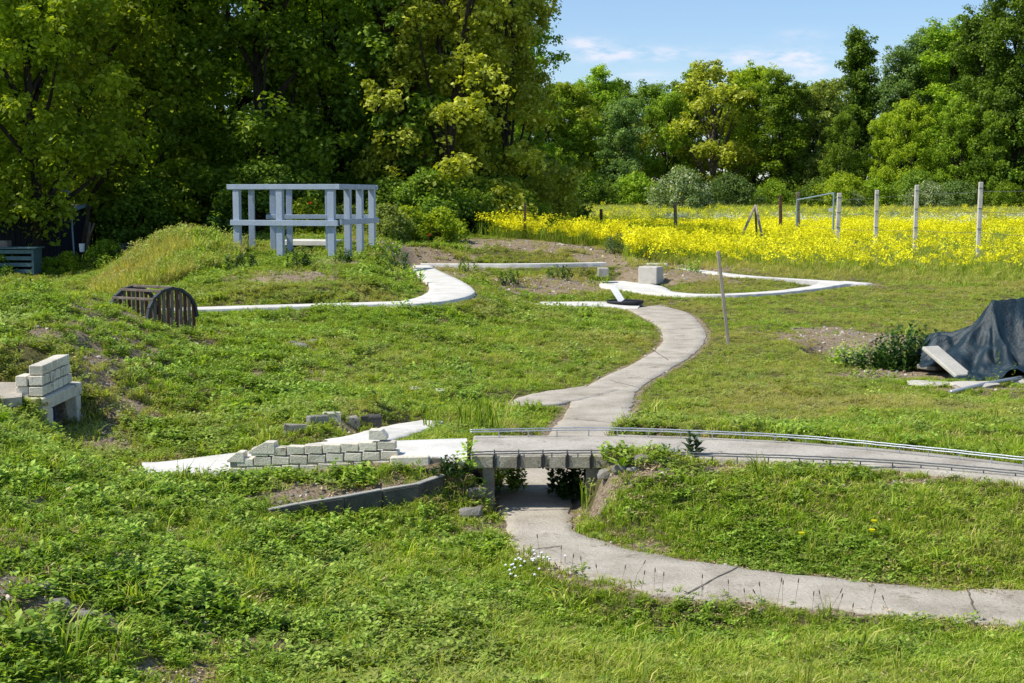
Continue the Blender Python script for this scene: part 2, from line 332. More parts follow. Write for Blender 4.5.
# thin low clouds, as patches of noise round a few directions
tc = nt.nodes.new('ShaderNodeTexCoord'); sx = nt.nodes.new('ShaderNodeSeparateXYZ'); L(tc.outputs['Generated'], sx.inputs[0])
def mth(op, a, b=None):
    n = nt.nodes.new('ShaderNodeMath'); n.operation = op
    for i, q in enumerate((a, b)):
        if q is None: continue
        if isinstance(q, (int, float)): n.inputs[i].default_value = q
        else: L(q, n.inputs[i])
    return n.outputs[0]
az = mth('DIVIDE', sx.outputs[0], mth('MAXIMUM', sx.outputs[1], .05)); el = mth('DIVIDE', sx.outputs[2], mth('MAXIMUM', sx.outputs[1], .05))
tot = None
for (px, py, wa, we, amp) in [(585,47,22,7,.85),(645,56,44,6.5,.8),(600,60,28,7,.5),(690,84,40,9,.35),(745,60,30,7,.6),(796,61,22,8,.85),(812,74,20,7,.6),(775,66,60,16,.3),(800,38,25,5,.3),(890,85,40,20,.6),(640,78,30,6,.4),(120,10,60,10,.3)]:
    a0 = (px-512)/F; e0 = (HZ-py)/F
    q = mth('ADD', mth('POWER', mth('ABSOLUTE', mth('DIVIDE', mth('SUBTRACT', az, a0), wa/F)), 2), mth('POWER', mth('ABSOLUTE', mth('DIVIDE', mth('SUBTRACT', el, e0), we/F)), 2))
    g = mth('MULTIPLY', mth('EXPONENT', mth('MULTIPLY', q, -1)), amp); tot = g if tot is None else mth('ADD', tot, g)
cm = nt.nodes.new('ShaderNodeMapping'); cm.inputs['Scale'].default_value = (26, 26, 80); L(tc.outputs['Generated'], cm.inputs[0])
cn = nt.nodes.new('ShaderNodeTexNoise'); cn.inputs['Scale'].default_value = 2.2; cn.inputs['Detail'].default_value = 8; cn.inputs['Roughness'].default_value = .62; L(cm.outputs[0], cn.inputs[0])
fac = mth('MULTIPLY', tot, mth('MULTIPLY', mth('MAXIMUM', mth('SUBTRACT', cn.outputs['Fac'], .36), 0), 4.2)); fac = mth('MINIMUM', fac, .8)
mx = nt.nodes.new('ShaderNodeMix'); mx.data_type = 'RGBA'; ti = nt.nodes.new('ShaderNodeMix'); ti.data_type = 'RGBA'; ti.blend_type = 'MULTIPLY'; ti.inputs[0].default_value = 1; L(sky.outputs[0], ti.inputs[6]); ti.inputs[7].default_value = (.92, 1.0, 1.14, 1); L(fac, mx.inputs[0]); L(ti.outputs[2], mx.inputs[6]); mx.inputs[7].default_value = (6.6, 6.7, 7.6, 1)
L(mx.outputs[2], bg.inputs[0])
SC.view_settings.view_transform = 'Standard'; SC.view_settings.look = 'None'; SC.view_settings.exposure = 0
SC.render.engine = 'CYCLES'; SC.cycles.use_denoising = True; SC.cycles.max_bounces = 6; SC.cycles.diffuse_bounces = 3; SC.cycles.transmission_bounces = 4; SC.cycles.use_adaptive_sampling = True

# ------------------------------------------------------------ ground
BARE = [(20,596,.34,.35,.45,.9),(75,615,.28,.3,.3,.8),(5,560,.4,.25,.25,.7),(95,435,.27,.5,.6,.8),(115,405,.4,.35,1.1,.65),(110,372,.55,.4,1.0,.6),(330,482,.27,.55,.28,1.1),(400,476,.29,.3,.25,.7),
 (290,275,.8,1.2,1.6,.75),(330,262,.9,.8,1.2,.8),(380,255,.9,.7,1.5,.6),(235,275,.7,.9,1.2,.45),(420,252,.8,2,2,.8),(500,254,.6,3,1.6,.95),(570,254,.55,2.4,1.4,1),(520,280,.3,2.2,2.6,.8),(590,282,.2,1.6,2.6,.95),(450,272,.45,1,2,.5),
 (620,258,.55,1.5,2,1),(700,264,.4,2.2,1.4,.85),(640,273,.3,.8,1.8,.9),(690,280,.15,1.4,1.6,.8),(765,268,.25,1.5,1.2,.5),
 (845,350,-.2,1.1,2.0,.95),(800,338,0,.6,1.2,.75),(900,372,0,.9,.8,.95),(1000,390,0,1.2,.35,.9),(1000,402,0,.5,.4,.6),(310,345,.33,.5,.6,.6),(100,345,.75,.8,1,.45),(140,322,.7,.5,.7,.6),(30,375,.7,.8,.4,.8),
 (720,462,.39,.5,.12,.9),(680,470,.36,.4,.16,.7),(620,468,.36,.25,.2,.9),(900,474,.38,1.0,.1,.8),(480,510,.1,.2,.25,.6),(540,395,.02,.5,.4,.3),(900,310,0,3,1.5,.25),(720,575,0,.6,.12,.6),(620,548,0,.35,.15,.8)]
_B = [(P(b[0], b[1], b[2]), b[3], b[4], b[5]) for b in BARE]
def bare(x, y, dmin):
    n = fbm(x, y, .5, 77); b = np.zeros(x.shape)
    for (c, rx, ry, a) in _B:
        r = np.hypot((x-c[0])/rx, (y-c[1])/ry)+(n-.5)*.9; b = np.maximum(b, a*(1-sstep(.5, 1.15, r)))
    b = np.maximum(b, .75*(1-sstep(.0, .09+.1*n, dmin)))
    left = 1-sstep(-.16, -.02, x/np.maximum(y, 1)); nearl = (1-sstep(16, 22, y))
    n2 = fbm(x, y, .33, 99); b = np.maximum(b, left*nearl*.6*sstep(.57, .7, n2)); b = np.maximum(b, .35*sstep(.62, .75, fbm(x, y, 1.1, 17)))
    return b
ux = np.concatenate([[-9,-5,-3,-2,-1.4,-1,-.8,-.68], np.linspace(-.6, .6, 430), [.68,.8,1,1.4,2,3,5,9]])
yy = np.concatenate([[-12,-6,-2,1,3,4.2], np.exp(np.arange(math.log(5), math.log(44), .0049)), np.exp(np.arange(math.log(44.5), math.log(160), .02)), [180,230,320,500,900,1600]])
U, Y = np.meshgrid(ux, yy); X = U*np.maximum(Y, 4.2)
Zt, DM = H(X, Y, info=True)
Bt = bare(X.ravel(), Y.ravel(), DM.ravel())
Zt = Zt+(vnoise(X, Y, .05, 3)-.5)*.012*(DM > .03)*(Y < 20)
nyy, nxx = X.shape; ii = np.arange(nyy*nxx).reshape(nyy, nxx)
f = np.stack([ii[:-1,:-1].ravel(), ii[:-1,1:].ravel(), ii[1:,1:].ravel(), ii[1:,:-1].ravel()], 1)
gm, nt, out = newmat('soil_under_the_grass'); L = nt.links.new
ab = N(nt, 'ShaderNodeAttribute', attribute_name='bare'); geo = N(nt, 'ShaderNodeNewGeometry')
n1 = N(nt, 'ShaderNodeTexNoise', Scale=5.0, Detail=10.0, Roughness=.7); L(geo.outputs['Position'], n1.inputs['Vector'])
n2 = N(nt, 'ShaderNodeTexNoise', Scale=42.0, Detail=8.0, Roughness=.75); L(geo.outputs['Position'], n2.inputs['Vector'])
n4 = N(nt, 'ShaderNodeTexNoise', Scale=.8, Detail=6.0, Roughness=.7); L(geo.outputs['Position'], n4.inputs['Vector'])
rg = ramp(nt, [(.35, (.05,.055,.018)), (.5, (.12,.12,.04)), (.62, (.22,.19,.09)), (.75, (.32,.26,.15))]); L(n2.outputs['Fac'], rg.inputs[0])
rd = ramp(nt, [(.3, (.11,.075,.042)), (.45, (.25,.185,.12)), (.58, (.42,.34,.235)), (.75, (.58,.50,.38))]); L(n2.outputs['Fac'], rd.inputs[0])
ad = mth_ = N(nt, 'ShaderNodeMath', operation='ADD'); L(ab.outputs['Fac'], ad.inputs[0])
sb = N(nt, 'ShaderNodeMath', operation='MULTIPLY_ADD'); L(n1.outputs['Fac'], sb.inputs[0]); sb.inputs[1].default_value = .9; sb.inputs[2].default_value = -.45; L(sb.outputs[0], ad.inputs[1])
rr = ramp(nt, [(.3, (0,0,0)), (.5, (1,1,1))]); L(ad.outputs[0], rr.inputs[0])
mg = N(nt, 'ShaderNodeMix', data_type='RGBA'); L(rr.outputs[0], mg.inputs[0]); L(rg.outputs[0], mg.inputs[6]); L(rd.outputs[0], mg.inputs[7])
b = N(nt, 'ShaderNodeBsdfPrincipled'); b.inputs['Roughness'].default_value = 1; b.inputs['Specular IOR Level'].default_value = .1; L(mg.outputs[2], b.inputs['Base Color'])
bp = N(nt, 'ShaderNodeBump'); bp.inputs['Strength'].default_value = .9; bp.inputs['Distance'].default_value = .03; L(n2.outputs['Fac'], bp.inputs['Height']); L(bp.outputs[0], b.inputs['Normal']); L(b.outputs[0], out.inputs[0])
me = npmesh('ground', np.stack([X.ravel(), Y.ravel(), Zt.ravel()], 1), f, gm); a = me.attributes.new('bare', 'FLOAT', 'POINT'); a.data.foreach_set('value', Bt.astype(np.float32)); me.shade_smooth()
g = bpy.data.objects.new('ground', me); COL.objects.link(g); tag(g, kind='structure')

# ------------------------------------------------------------ path slabs
def slab(name, key, mat, thick, edge=.02, lift=0, sub=3, joints=None):
    a, b = PATHS[key]; n = len(a); t = np.linspace(0, n-1, (n-1)*sub+1); i = np.arange(n)
    A = np.stack([np.interp(t, i, a[:, k]) for k in range(3)], 1); B = np.stack([np.interp(t, i, b[:, k]) for k in range(3)], 1)
    A[:, 2] += lift; B[:, 2] += lift; na = len(A)
    d = B-A; ln = np.linalg.norm(d, axis=1)[:, None]; d = d/ln
    A -= d*((vnoise(A[:, 0], A[:, 1], .12, 8)*.5+fbm(A[:, 0], A[:, 1], .5, 18)*.9-.75)*edge*2)[:, None]; B += d*((vnoise(B[:, 0], B[:, 1], .12, 9)*.5+fbm(B[:, 0], B[:, 1], .5, 19)*.9-.75)*edge*2)[:, None]
    rows = []; W = 6
    lo = A.copy(); lo[:, 2] -= thick; rows.append(lo); e = A.copy(); e[:, 2] -= .012; rows.append(e)
    for k in range(W+1):
        q = A+(B-A)*(.02+.96*k/W); q[:, 2] += (vnoise(q[:, 0], q[:, 1], .35, 12)-.5)*.003; rows.append(q)
    e = B.copy(); e[:, 2] -= .012; rows.append(e); lo = B.copy(); lo[:, 2] -= thick; rows.append(lo)
    V = np.stack(rows, 1); k = V.shape[1]; ii = np.arange(na*k).reshape(na, k)
    f = np.stack([ii[:-1,:-1].ravel(), ii[1:,:-1].ravel(), ii[1:,1:].ravel(), ii[:-1,1:].ravel()], 1)
    me = npmesh(name, V.reshape(-1, 3), f, mat); me.shade_smooth()
    import bmesh; bm = bmesh.new(); bm.from_mesh(me); bmesh.ops.recalc_face_normals(bm, faces=bm.faces)
    if sum(q.normal.z for q in bm.faces) < 0: bmesh.ops.reverse_faces(bm, faces=bm.faces)
    bm.to_mesh(me); bm.free()
    o = bpy.data.objects.new(name, me); COL.objects.link(o); return tag(o, kind='structure')
slab('concrete_path', 'front', M['path'], .1, .05)
slab('side_path', 'branch', M['path'], .1, .04, lift=.004)
slab('white_side_path', 'branch_white', M['white'], .1, .03, lift=.004)
slab('raised_path', 'track_right', M['deck'], .12, .01)
slab('white_track', 'track_left', M['white'], .14, .01)
slab('curved_white_path', 'ribbon', M['white'], .12, .015)
slab('white_ledge', 'back_ribbon', M['white'], .2, .01, lift=-.004)
slab('white_path_end', 'low_end', M['white'], .1, .03, lift=.004)
slab('white_loop_path', 'loop_front', M['white'], .1, .03)
slab('white_loop_ledge', 'loop_back', M['white'], .2, .02, lift=-.004)
# joints sawn across the front path (thin dark strips laid on it)
mb = MB()
def crack(px0, py0, px1, py1, z, w=.008):
    a = P(px0, py0, z); b = P(px1, py1, z); n = 8; pts = []
    for k in range(n+1):
        t = k/n; pts.append((a[0]+(b[0]-a[0])*t+rnd.uniform(-.008,.008), a[1]+(b[1]-a[1])*t+rnd.uniform(-.008,.008)))
    for k in range(n):
        p, q = pts[k], pts[k+1]; dx, dy = q[0]-p[0], q[1]-p[1]; l = math.hypot(dx, dy); nx, ny = -dy/l*w*rnd.uniform(.4,.8), dx/l*w*rnd.uniform(.4,.8)
        mb.add([(p[0]-nx,p[1]-ny,z),(p[0]+nx,p[1]+ny,z),(q[0]+nx,q[1]+ny,z),(q[0]-nx,q[1]-ny,z)], [(0,1,2,3)])
for c in [(738,566,686,594),(968,590,975,612),(560,546,530,549),(610,380,648,390),(565,418,634,424),(668,360,648,346),(668,330,700,327)]: crack(*c, z=.0045)
o = mb.build('path_joint', M['mortar']); tag(o, kind='structure')
# ------------------------------------------------------------ footbridge over the front path
YF, YB, ZD = 9.85, 10.62, .392
br = thing('footbridge', 'small concrete slab bridge over the underpass, with dark brackets along its front edge', 'bridge', (.25, 10.2, 0))
mb = MB(); mb.box((.28, (YF+YB)/2, ZD-.05), (1.14, YB-YF, .1)); mb.build('deck', M['deck'], br, .008)
mb = MB(); x = -.285
for k in range(6):
    mb.box((x+.075+.004, YF-.008, ZD-.055), (.148, .022, .088), j=.002); x += .17
mb.build('edge_stones', M['deckside'], br, .006)
for (x, wd) in ((-.165, .085), (.575, .10)):
    mb = MB(); mb.box((x, YF+.06, .145), (wd, .07, .315), j=.006); mb.build('pier', M['stone'], br, .006)
for x in (-.175, .585):
    mb = MB(); mb.box((x, (YF+YB)/2+.045, .145), (.07, YB-YF-.11, .312), j=.008); mb.build('side_wall', M['deckside'], br, .006)
for k in range(5):
    x = -.285+.17*(k+1)-.008
    mb = MB(); mb.box((x, YF-.012, ZD-.055), (.013, .03, .092)); mb.bar((x, YF-.022, ZD-.02), (x, YF-.022, ZD+.035), .008, .006); mb.bar((x, YF-.02, ZD+.002), (x, YF+.04, ZD+.006), .008, .006)
    mb.build('bracket', M['dark'], br)
# rails: twin thin bars on short pins, running on beyond the bridge
def railing(label, pts, mat, z0, every=.34):
    line = crom(pts, 16); mid = line[len(line)//2]
    r = thing('guard_rail', label, 'railing', tuple(line[0]))
    for k, off in enumerate((0, .022)):
        mb = MB(); q = line.copy(); q[:, 2] += off*.6; q[:, 1] += off; mb.tube([tuple(v+np.array([0,0,rnd.uniform(-.0015,.0015)])) for v in q], .005, 6); mb.build('rail_bar', mat, r, smooth=True)
    s = 0; last = line[0]; cnt = 0
    for v in line[1:]:
        s += np.linalg.norm(v-last); last = v
        if s > every and cnt < 30:
            s = 0; cnt += 1; zb = max(z0, h1(v[0], v[1])-.02)-.01 if v[0] > .8 else z0-.005
            mb = MB(); mb.tube([(v[0], v[1]+.011, zb), (v[0], v[1]+.011, v[2])], .0045, 5); mb.build('rail_pin', mat, r)
railing('silvery twin bar rail along the far edge of the bridge and raised path', [P(470,432,.44),P(520,431,.44),P(600,430,.44),P(700,433,.44),P(800,438,.44),P(900,447,.44),P(1024,460,.44),P(1150,475,.44)], M['metal'], .39, .2)
railing('dull grey twin bar rail along the near edge of the bridge and raised path', [P(470,454.5,.415),P(520,453.5,.415),P(600,453,.415),P(700,455.5,.415),P(800,458.5,.415),P(900,463.5,.415),P(1024,474,.412),P(1150,488,.41)], M['metald'], .385, .17)

# ------------------------------------------------------------ stepped brick wall in front of the white track
def brick(mb, a, da, db, s, z, l=.13, h=.066, t=.085, j=.0025):
    """brick starting at s along the wall line a + da*s, db = thickness direction"""
    c = (a[0]+da[0]*(s+l/2)+db[0]*t/2, a[1]+da[1]*(s+l/2)+db[1]*t/2, z+h/2)
    mb.box(c, (l-.009, t, h-.008), rot=math.atan2(da[1], da[0])+rnd.uniform(-.008,.008), j=j)
A = Vector(D(228,477,10.0)); Bp = Vector(D(390,466,9.86)); dv = Bp-A; LW = Vector((dv.x, dv.y)).length; da = (dv.x/LW, dv.y/LW); db = (-da[1], da[0])
wl = thing('brick_wall', 'low stepped wall of small cream bricks with slanted coping ends beside the white track', 'wall', tuple(A))
def wz(s): return .20+.085*s/LW
nb = int(round(LW/.128)); bl = LW/nb; hh = .068
m1, m2, mm = MB(), MB(), MB()
for row in range(3):
    s = (0, .06, .17)[row]
    while s+bl <= LW+bl*.7:
        (m1 if rnd.random() < .55 else m2).add(*(lambda q: (q.v, q.f))((lambda t: (brick(t, A, da, db, s, wz(s)+hh*row, bl), t)[1])(MB()))); s += bl
mm.box(((A.x+da[0]*LW/2+db[0]*.045), (A.y+da[1]*LW/2+db[1]*.045), wz(0)+hh*.95), (LW-.03, .074, hh*1.9), rot=math.atan2(da[1], da[0]))
build2(m1, m2, 'brickwork', M['brick'], M['brick2'], wl, .004); mm.build('mortar', M['deckside'], wl)
def wedge(s, z, l, h, left=True):
    poly = [(0, 0), (l, 0), (l, h), (l*.62, h), (0, .2*h)] if left else [(0, 0), (l, 0), (l, h*.35), (l*.72, h), (0, h)]
    mb = MB(); mb.prism(poly, -.004, .088, ((A.x+da[0]*s, A.y+da[1]*s, z), da, db)); mb.build('coping', M['brick'], wl, .003)
wedge(-.005, wz(0)+hh*1.55, .125, .075); wedge(.155, wz(0)+hh*2.5, .19, .085); wedge(LW-.15, wz(LW)+hh*3, .125, .068, False)
# lower capping kerb between the wall and the bridge
kb = thing('low_kerb', 'pale concrete kerb block joining the brick wall to the bridge', 'kerb', P(430,470,.3))
mb = MB(); mb.bar((D(391,460,9.85)[0],9.85,.335), (D(430,460,9.85)[0],9.84,.345), .1, .085); mb.build('cap_block', M['brick'], kb, .008)
mb = MB(); mb.bar((D(431,460,9.85)[0],9.86,.315), (D(468,460,9.85)[0],9.86,.315), .09, .115); mb.build('base_block', M['stone'], kb, .008)

# dark damp kerb curving round the little bed in front
kw = thing('kerb_wall', 'dark damp concrete kerb curving round the sandy bed below the brick wall', 'kerb', P(360,510,.1))
kp = [(270,515,.17,.12),(300,509,.19,.10),(345,502,.22,.10),(383,495,.235,.08),(420,489,.26,.08),(446,480,.275,.08)]
for (a, b) in zip(kp[:-1], kp[1:]):
    pa = P(a[0], a[1]-4, a[2]); pb = P(b[0]-.6, b[1]-4, b[2])
    mb = MB(); zt0, zt1 = a[2], b[2]
    d = Vector((pb[0]-pa[0], pb[1]-pa[1])); d.normalize(); nx, ny = -d.y*.05, d.x*.05; g0 = -.05
    mb.add([(pa[0],pa[1],g0),(pb[0],pb[1],g0),(pb[0]+nx,pb[1]+ny,g0),(pa[0]+nx,pa[1]+ny,g0),(pa[0],pa[1],zt0),(pb[0],pb[1],zt1),(pb[0]+nx,pb[1]+ny,zt1),(pa[0]+nx,pa[1]+ny,zt0)],
           [(0,3,2,1),(4,5,6,7),(0,1,5,4),(2,3,7,6),(1,2,6,5),(3,0,4,7)])
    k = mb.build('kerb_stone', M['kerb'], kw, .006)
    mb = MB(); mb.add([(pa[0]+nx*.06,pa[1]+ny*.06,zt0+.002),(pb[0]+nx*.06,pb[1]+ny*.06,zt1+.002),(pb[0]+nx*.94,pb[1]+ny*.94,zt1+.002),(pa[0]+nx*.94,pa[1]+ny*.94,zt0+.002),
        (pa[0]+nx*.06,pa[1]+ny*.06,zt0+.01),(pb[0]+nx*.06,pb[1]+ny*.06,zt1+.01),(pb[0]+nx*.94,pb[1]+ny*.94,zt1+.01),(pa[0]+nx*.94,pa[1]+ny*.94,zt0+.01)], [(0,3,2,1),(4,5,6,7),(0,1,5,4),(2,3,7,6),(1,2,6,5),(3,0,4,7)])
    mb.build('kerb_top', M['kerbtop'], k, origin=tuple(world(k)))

# stones edging the side path
def rough(mb, c, s, seed=0, n=2):
    import bmesh
    bm = bmesh.new(); bmesh.ops.create_icosphere(bm, subdivisions=n, radius=1)
    g = np.random.default_rng(seed); k = g.normal(size=(5, 3))
    vs = []
    for v in bm.verts:
        p = np.array(v.co); d = 1+sum(.09*math.sin(2.3*float(p@q)+i) for i, q in enumerate(k))
        q = np.sign(p)*np.abs(p)**.75*d; vs.append((c[0]+q[0]*s[0], c[1]+q[1]*s[1], c[2]+q[2]*s[2]))
    fs = [tuple(v.index for v in f.verts) for f in bm.faces]; bm.free(); return mb.add(vs, fs)
EL = [('long pale edging stone nearest the brick wall, low in the grass',(296,433,.34),.10,.06),('mossy edging stone in the middle of the row above the brick wall',(318,428,.34),.10,.06),('pale grey edging stone, third from the left of the curved row',(333,423,.35),.08,.065),('edging stone behind tall grass blades above the side path',(352,417,.36),.07,.06),('dark brown edging stone next to the last of the row',(362,413,.36),.06,.06),('dark mossy upright edging stone at the far right end of the row',(374,408,.37),.08,.075)]
for i, (lb, p, l, h) in enumerate(EL):
    q = P(p[0], p[1], p[2]); mb = MB(); mb.box((q[0], q[1]-.03, h1(q[0], q[1])+h*.2), (l*1.75, .06, h*1.7), rot=.45+.1*math.sin(i*2), j=.012); o = mb.build('edging_stone', [M['deckside'],M['stone'],M['brick2'],M['deckside'],M['kerb'],M['kerb']][i], None, .008); tag(o, lb, 'stone', 'stones edging the side path')

# ------------------------------------------------------------ brick tunnel portal in the left bank
x0, y0, x1, y1 = PORT
pt = thing('tunnel_portal', 'little brick tunnel portal with concrete frame set in the left bank', 'tunnel portal', (x0, y0, .2))
LN = y1-y0; pa = (x0, y0); pd = ((x1-x0)/LN, 1.0); pn = (-1.0, 0.0)
bm_ = MB(); bm2 = MB(); mo = MB()
for row, (s0, s1) in enumerate([(0, LN), (0, LN-.02), (.02, LN-.06)]):
    s = s0; off = [.0, .11, .04][row]; first = True
    while s < s1-.05:
        l = min(.155 if not (first and off) else .155-off*.6, s1-s); first = False
        t = bm_ if rnd.random() < .6 else bm2
        c = (pa[0]+pd[0]*(s+l/2)-.055, pa[1]+s+l/2, .602+.085*row+.0425); t.box(c, (.11, l-.022, .074), rot=-math.atan2(pd[0], 1)+rnd.uniform(-.01,.01), j=.003); s += l
mo.box(((x0+x1)/2-.068, (y0+y1)/2-.02, .602+.11), (.05, LN-.14, .20), rot=0); build2(bm_, bm2, 'brickwork', M['brick'], M['brick2'], pt, .005); mo.build('mortar', M['mortar'], pt)
mb = MB(); mb.box((x0-.17, y0+.10, .602+.125), (.09, .19, .079), j=.003); mb.box((x0-.17, y0+.12, .602+.04), (.10, .2, .079), j=.003); mb.build('stepped_brick', M['brick'], pt, .005)
mb = MB(); mb.box((x0-.045, (y0+y1)/2+.02, .548), (.13, LN+.12, .102), j=.006); mb.build('lintel', M['brick2'], pt, .008)
for yy_, ww in ((y0+.09, .13), (y1-.03, .12)):
    mb = MB(); mb.box((x0-.04, yy_, .34), (.13, ww, .31), j=.008); mb.build('pillar', M['brick2'], pt, .008)
for yy_ in (y0+.1, y1-.02):
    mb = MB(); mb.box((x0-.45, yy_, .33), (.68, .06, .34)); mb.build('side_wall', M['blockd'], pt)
mb = MB(); mb.box((x0-.86, (y0+y1)/2, .33), (.06, LN+.1, .36)); mb.build('back_wall', M['dark'], pt)  # closing panel, near black to paint the shade inside the tunnel
mb = MB(); mb.box((x0-.50, (y0+y1)/2, .568), (.78, LN+.02, .07)); mb.build('roof_slab', M['path'], pt, .006)
mb = MB(); mb.tube([(x0-.10+.02*math.sin(t), y0+.42+.13*math.cos(t), .22+.26*math.sin(t)) for t in np.linspace(0, math.pi*.8, 12)], .022, 8); mb.build('pipe', M['bluep'], pt, smooth=True)
mb = MB(); a, b = crom([P(-180,386,.62), P(-60,387,.62), P(0,389,.62), P(22,391,.62)], 6), crom([P(-180,404,.62), P(-60,402,.62), P(0,400,.62), P(22,398,.62)], 6)
mb = MB()
n = len(a)
for i in range(n-1):
    for q, r_ in ((a, b),):
        mb.add([(q[i][0],q[i][1],.63),(r_[i][0],r_[i][1],.63),(r_[i+1][0],r_[i+1][1],.63),(q[i+1][0],q[i+1][1],.63),(r_[i][0],r_[i][1],.56),(r_[i+1][0],r_[i+1][1],.56)], [(0,1,2,3),(1,4,5,2)])
tag(mb.build('upper_path', M['path']), kind='structure')

# ------------------------------------------------------------ slatted half barrel tunnel on the left crest
cx, cy = D(172, 300, 18.2)[:2]; e = Vector((.60, .80, 0)); ax = Vector((.86, -.50, 0)).normalized(); zc = .62; RR = .40
bt = thing('slatted_tunnel', 'short wooden slatted tunnel frame with arched ends on the left crest', 'wooden frame', (cx, cy, .45))
def arch(o, nm):
    pts = [(RR*math.cos(t), RR*.98*math.sin(t)) for t in np.linspace(math.pi*1.0, 0, 9)]
    rim = MB()
    for p, q in zip(pts[:-1], pts[1:]): rim.bar(o+e*p[0]+Vector((0,0,zc+p[1])), o+e*q[0]+Vector((0,0,zc+q[1])), .05, .035)
    rim.build('arch_rim', M['arch'], bt)
    for k in range(11):
        u = -RR*.88+RR*1.76*k/10; top = math.sqrt(max(RR*RR-u*u, 0))*.96+zc-.01; q = o+e*u
        zb = h1(q.x, q.y)-.05
        if top-zb < .05: continue
        mb = MB(); mb.bar((q.x, q.y, zb), (q.x+rnd.uniform(-.008,.008), q.y, top), .05 if k % 2 else .045, .022, up=tuple(ax)); mb.build('slat', M['wood'] if k % 2 else M['woodd'], bt)
o1 = Vector((cx, cy, 0)); o0 = o1-ax*.68
arch(o1, 0); arch(o0, 1)
for t in (math.pi*.5, math.pi*.64, math.pi*.77):
    p = Vector((0,0,zc+RR*math.sin(t)))+e*RR*math.cos(t); mb = MB(); mb.bar(o0+p-ax*.02, o1+p+ax*.02, .05, .03); mb.build('top_batten', M['wood'], bt, .003)

# ------------------------------------------------------------ pale blue-grey post frame on the mound
FA, FB, FC, FD = Vector((-6.08,31.2,0)), Vector((-3.76,30.5,0)), Vector((-3.20,33.0,0)), Vector((-6.12,33.1,0))
pf = thing('post_frame', 'pale blue grey painted timber frame of posts and double rails on the mound', 'timber frame', (-4.8, 32, 1.0))
ZT = 2.42
def post(x, y, ztop, w_=.15, ang=0, m='frame'):
    zb = h1(x, y)-.12; mb = MB(); mb.box((x, y, (zb+ztop)/2), (w_, w_*.8, ztop-zb), rot=ang); mb.build('post', M[m], pf, .006)
def lerp(a, b, t): return a+(b-a)*t
rots = math.atan2((FB-FA).y, (FB-FA).x)
for t in (.035, .46, .96): p = lerp(FA, FB, t); post(p.x, p.y, ZT-.1, .15, rots)
for t in (.30, .62, .96): p = lerp(FB, FC, t); post(p.x, p.y, ZT-.09, .14, rots)
for t in (.03, .20, .33, .64): p = lerp(FD, FC, t); post(p.x, p.y, ZT-.09, .13)
def rail(a, b, z, h_=.11, w_=.16, m='frame', ext=.06):
    a = Vector((a.x, a.y, z)); b = Vector((b.x, b.y, z)); d = (b-a).normalized(); mb = MB(); mb.bar(a-d*ext, b+d*ext, w_, h_); mb.build('top_rail' if z > 2 else 'middle_rail', M[m], pf, .006)
rail(FA, FB, ZT-.045, ext=.12); rail(FB, FC, ZT-.042, .105, ext=.0); rail(FD, FC, ZT-.048, .10, ext=.1); rail(FA, FD, ZT-.05, .10, ext=-.1)
off = Vector((0,-.10,0)); rail(FA+off, FB+off, 1.60, .12, .05); rail(FB+Vector((.10,0,0)), FC+Vector((.10,0,0)), 1.62, .12, .05, ext=.02); rail(lerp(FD,FC,.15)+off, FC+off, 1.70, .10, .05, ext=0)
fl = MB(); q = lerp(FA, FC, .5); q2 = P(312, 243, 1.05); fl.box((q2[0], q2[1]-.2, h1(q2[0], q2[1])+.05), (1.3, 1.1, .12), rot=rots); o = fl.build('floor_slab', M['white'], None, .01); tag(o, 'flat white slab on the ground inside the blue grey post frame', 'slab')

# ------------------------------------------------------------ concrete block, plank, disc, stake
q = P(640, 281, .1)
o = MB().box((q[0]+.17, 33.9, .30), (.48, .45, .42), rot=-.45).build('concrete_block', M['block'], None, .02); tag(o, 'square pale concrete block at the head of the white loop path', 'block')
q = P(652, 268, .34); o = MB().box((q[0], q[1]+.2, .34), (.8, .5, .22), rot=-.2).build('concrete_slab', M['white'], None, .02); tag(o, 'flat pale slab behind the square concrete block', 'slab')
q = P(604, 268, .4); o = MB().box((q[0]-.1, q[1]-1.2, .36), (.26, .4, .22)).build('concrete_step', M['kerbtop'], None, .02); tag(o, 'small grey block at the right end of the white ledge', 'block')
q = P(625, 304, .03)
mb = MB(); mb.tube([(q[0], q[1], .045), (q[0], q[1], .075)], .36, 28); mb.tube([(q[0]+.36*math.cos(t), q[1]+.36*math.sin(t), .085) for t in np.linspace(0, 2*math.pi, 29)], .022, 6, cap=False)
o = mb.build('round_cover', M['dark'], None); tag(o, 'dark round lid lying flat where the paths meet', 'lid')
mb = MB(); a = D(622, 303, q[1]-.1); b = D(613, 287, q[1]+.05); mb.bar((a[0], a[1], .09), (b[0], b[1], b[2]), .13, .03, up=(0,1,.2)); o = mb.build('white_plank', M['whitep'], None, .003); tag(o, 'white plank leaning up from the dark round lid', 'plank')
g_ = P(730, 345, 0); zb = h1(g_[0], g_[1]); tp = D(718, 251, g_[1]+.1)
mb = MB(); mb.bar((g_[0], g_[1], zb-.15), tp, .048, .04, up=(0,1,0)); o = mb.build('wooden_stake', M['woodl'], None, .006); tag(o, 'leaning grey wooden stake alone in the lawn right of the path', 'stake')

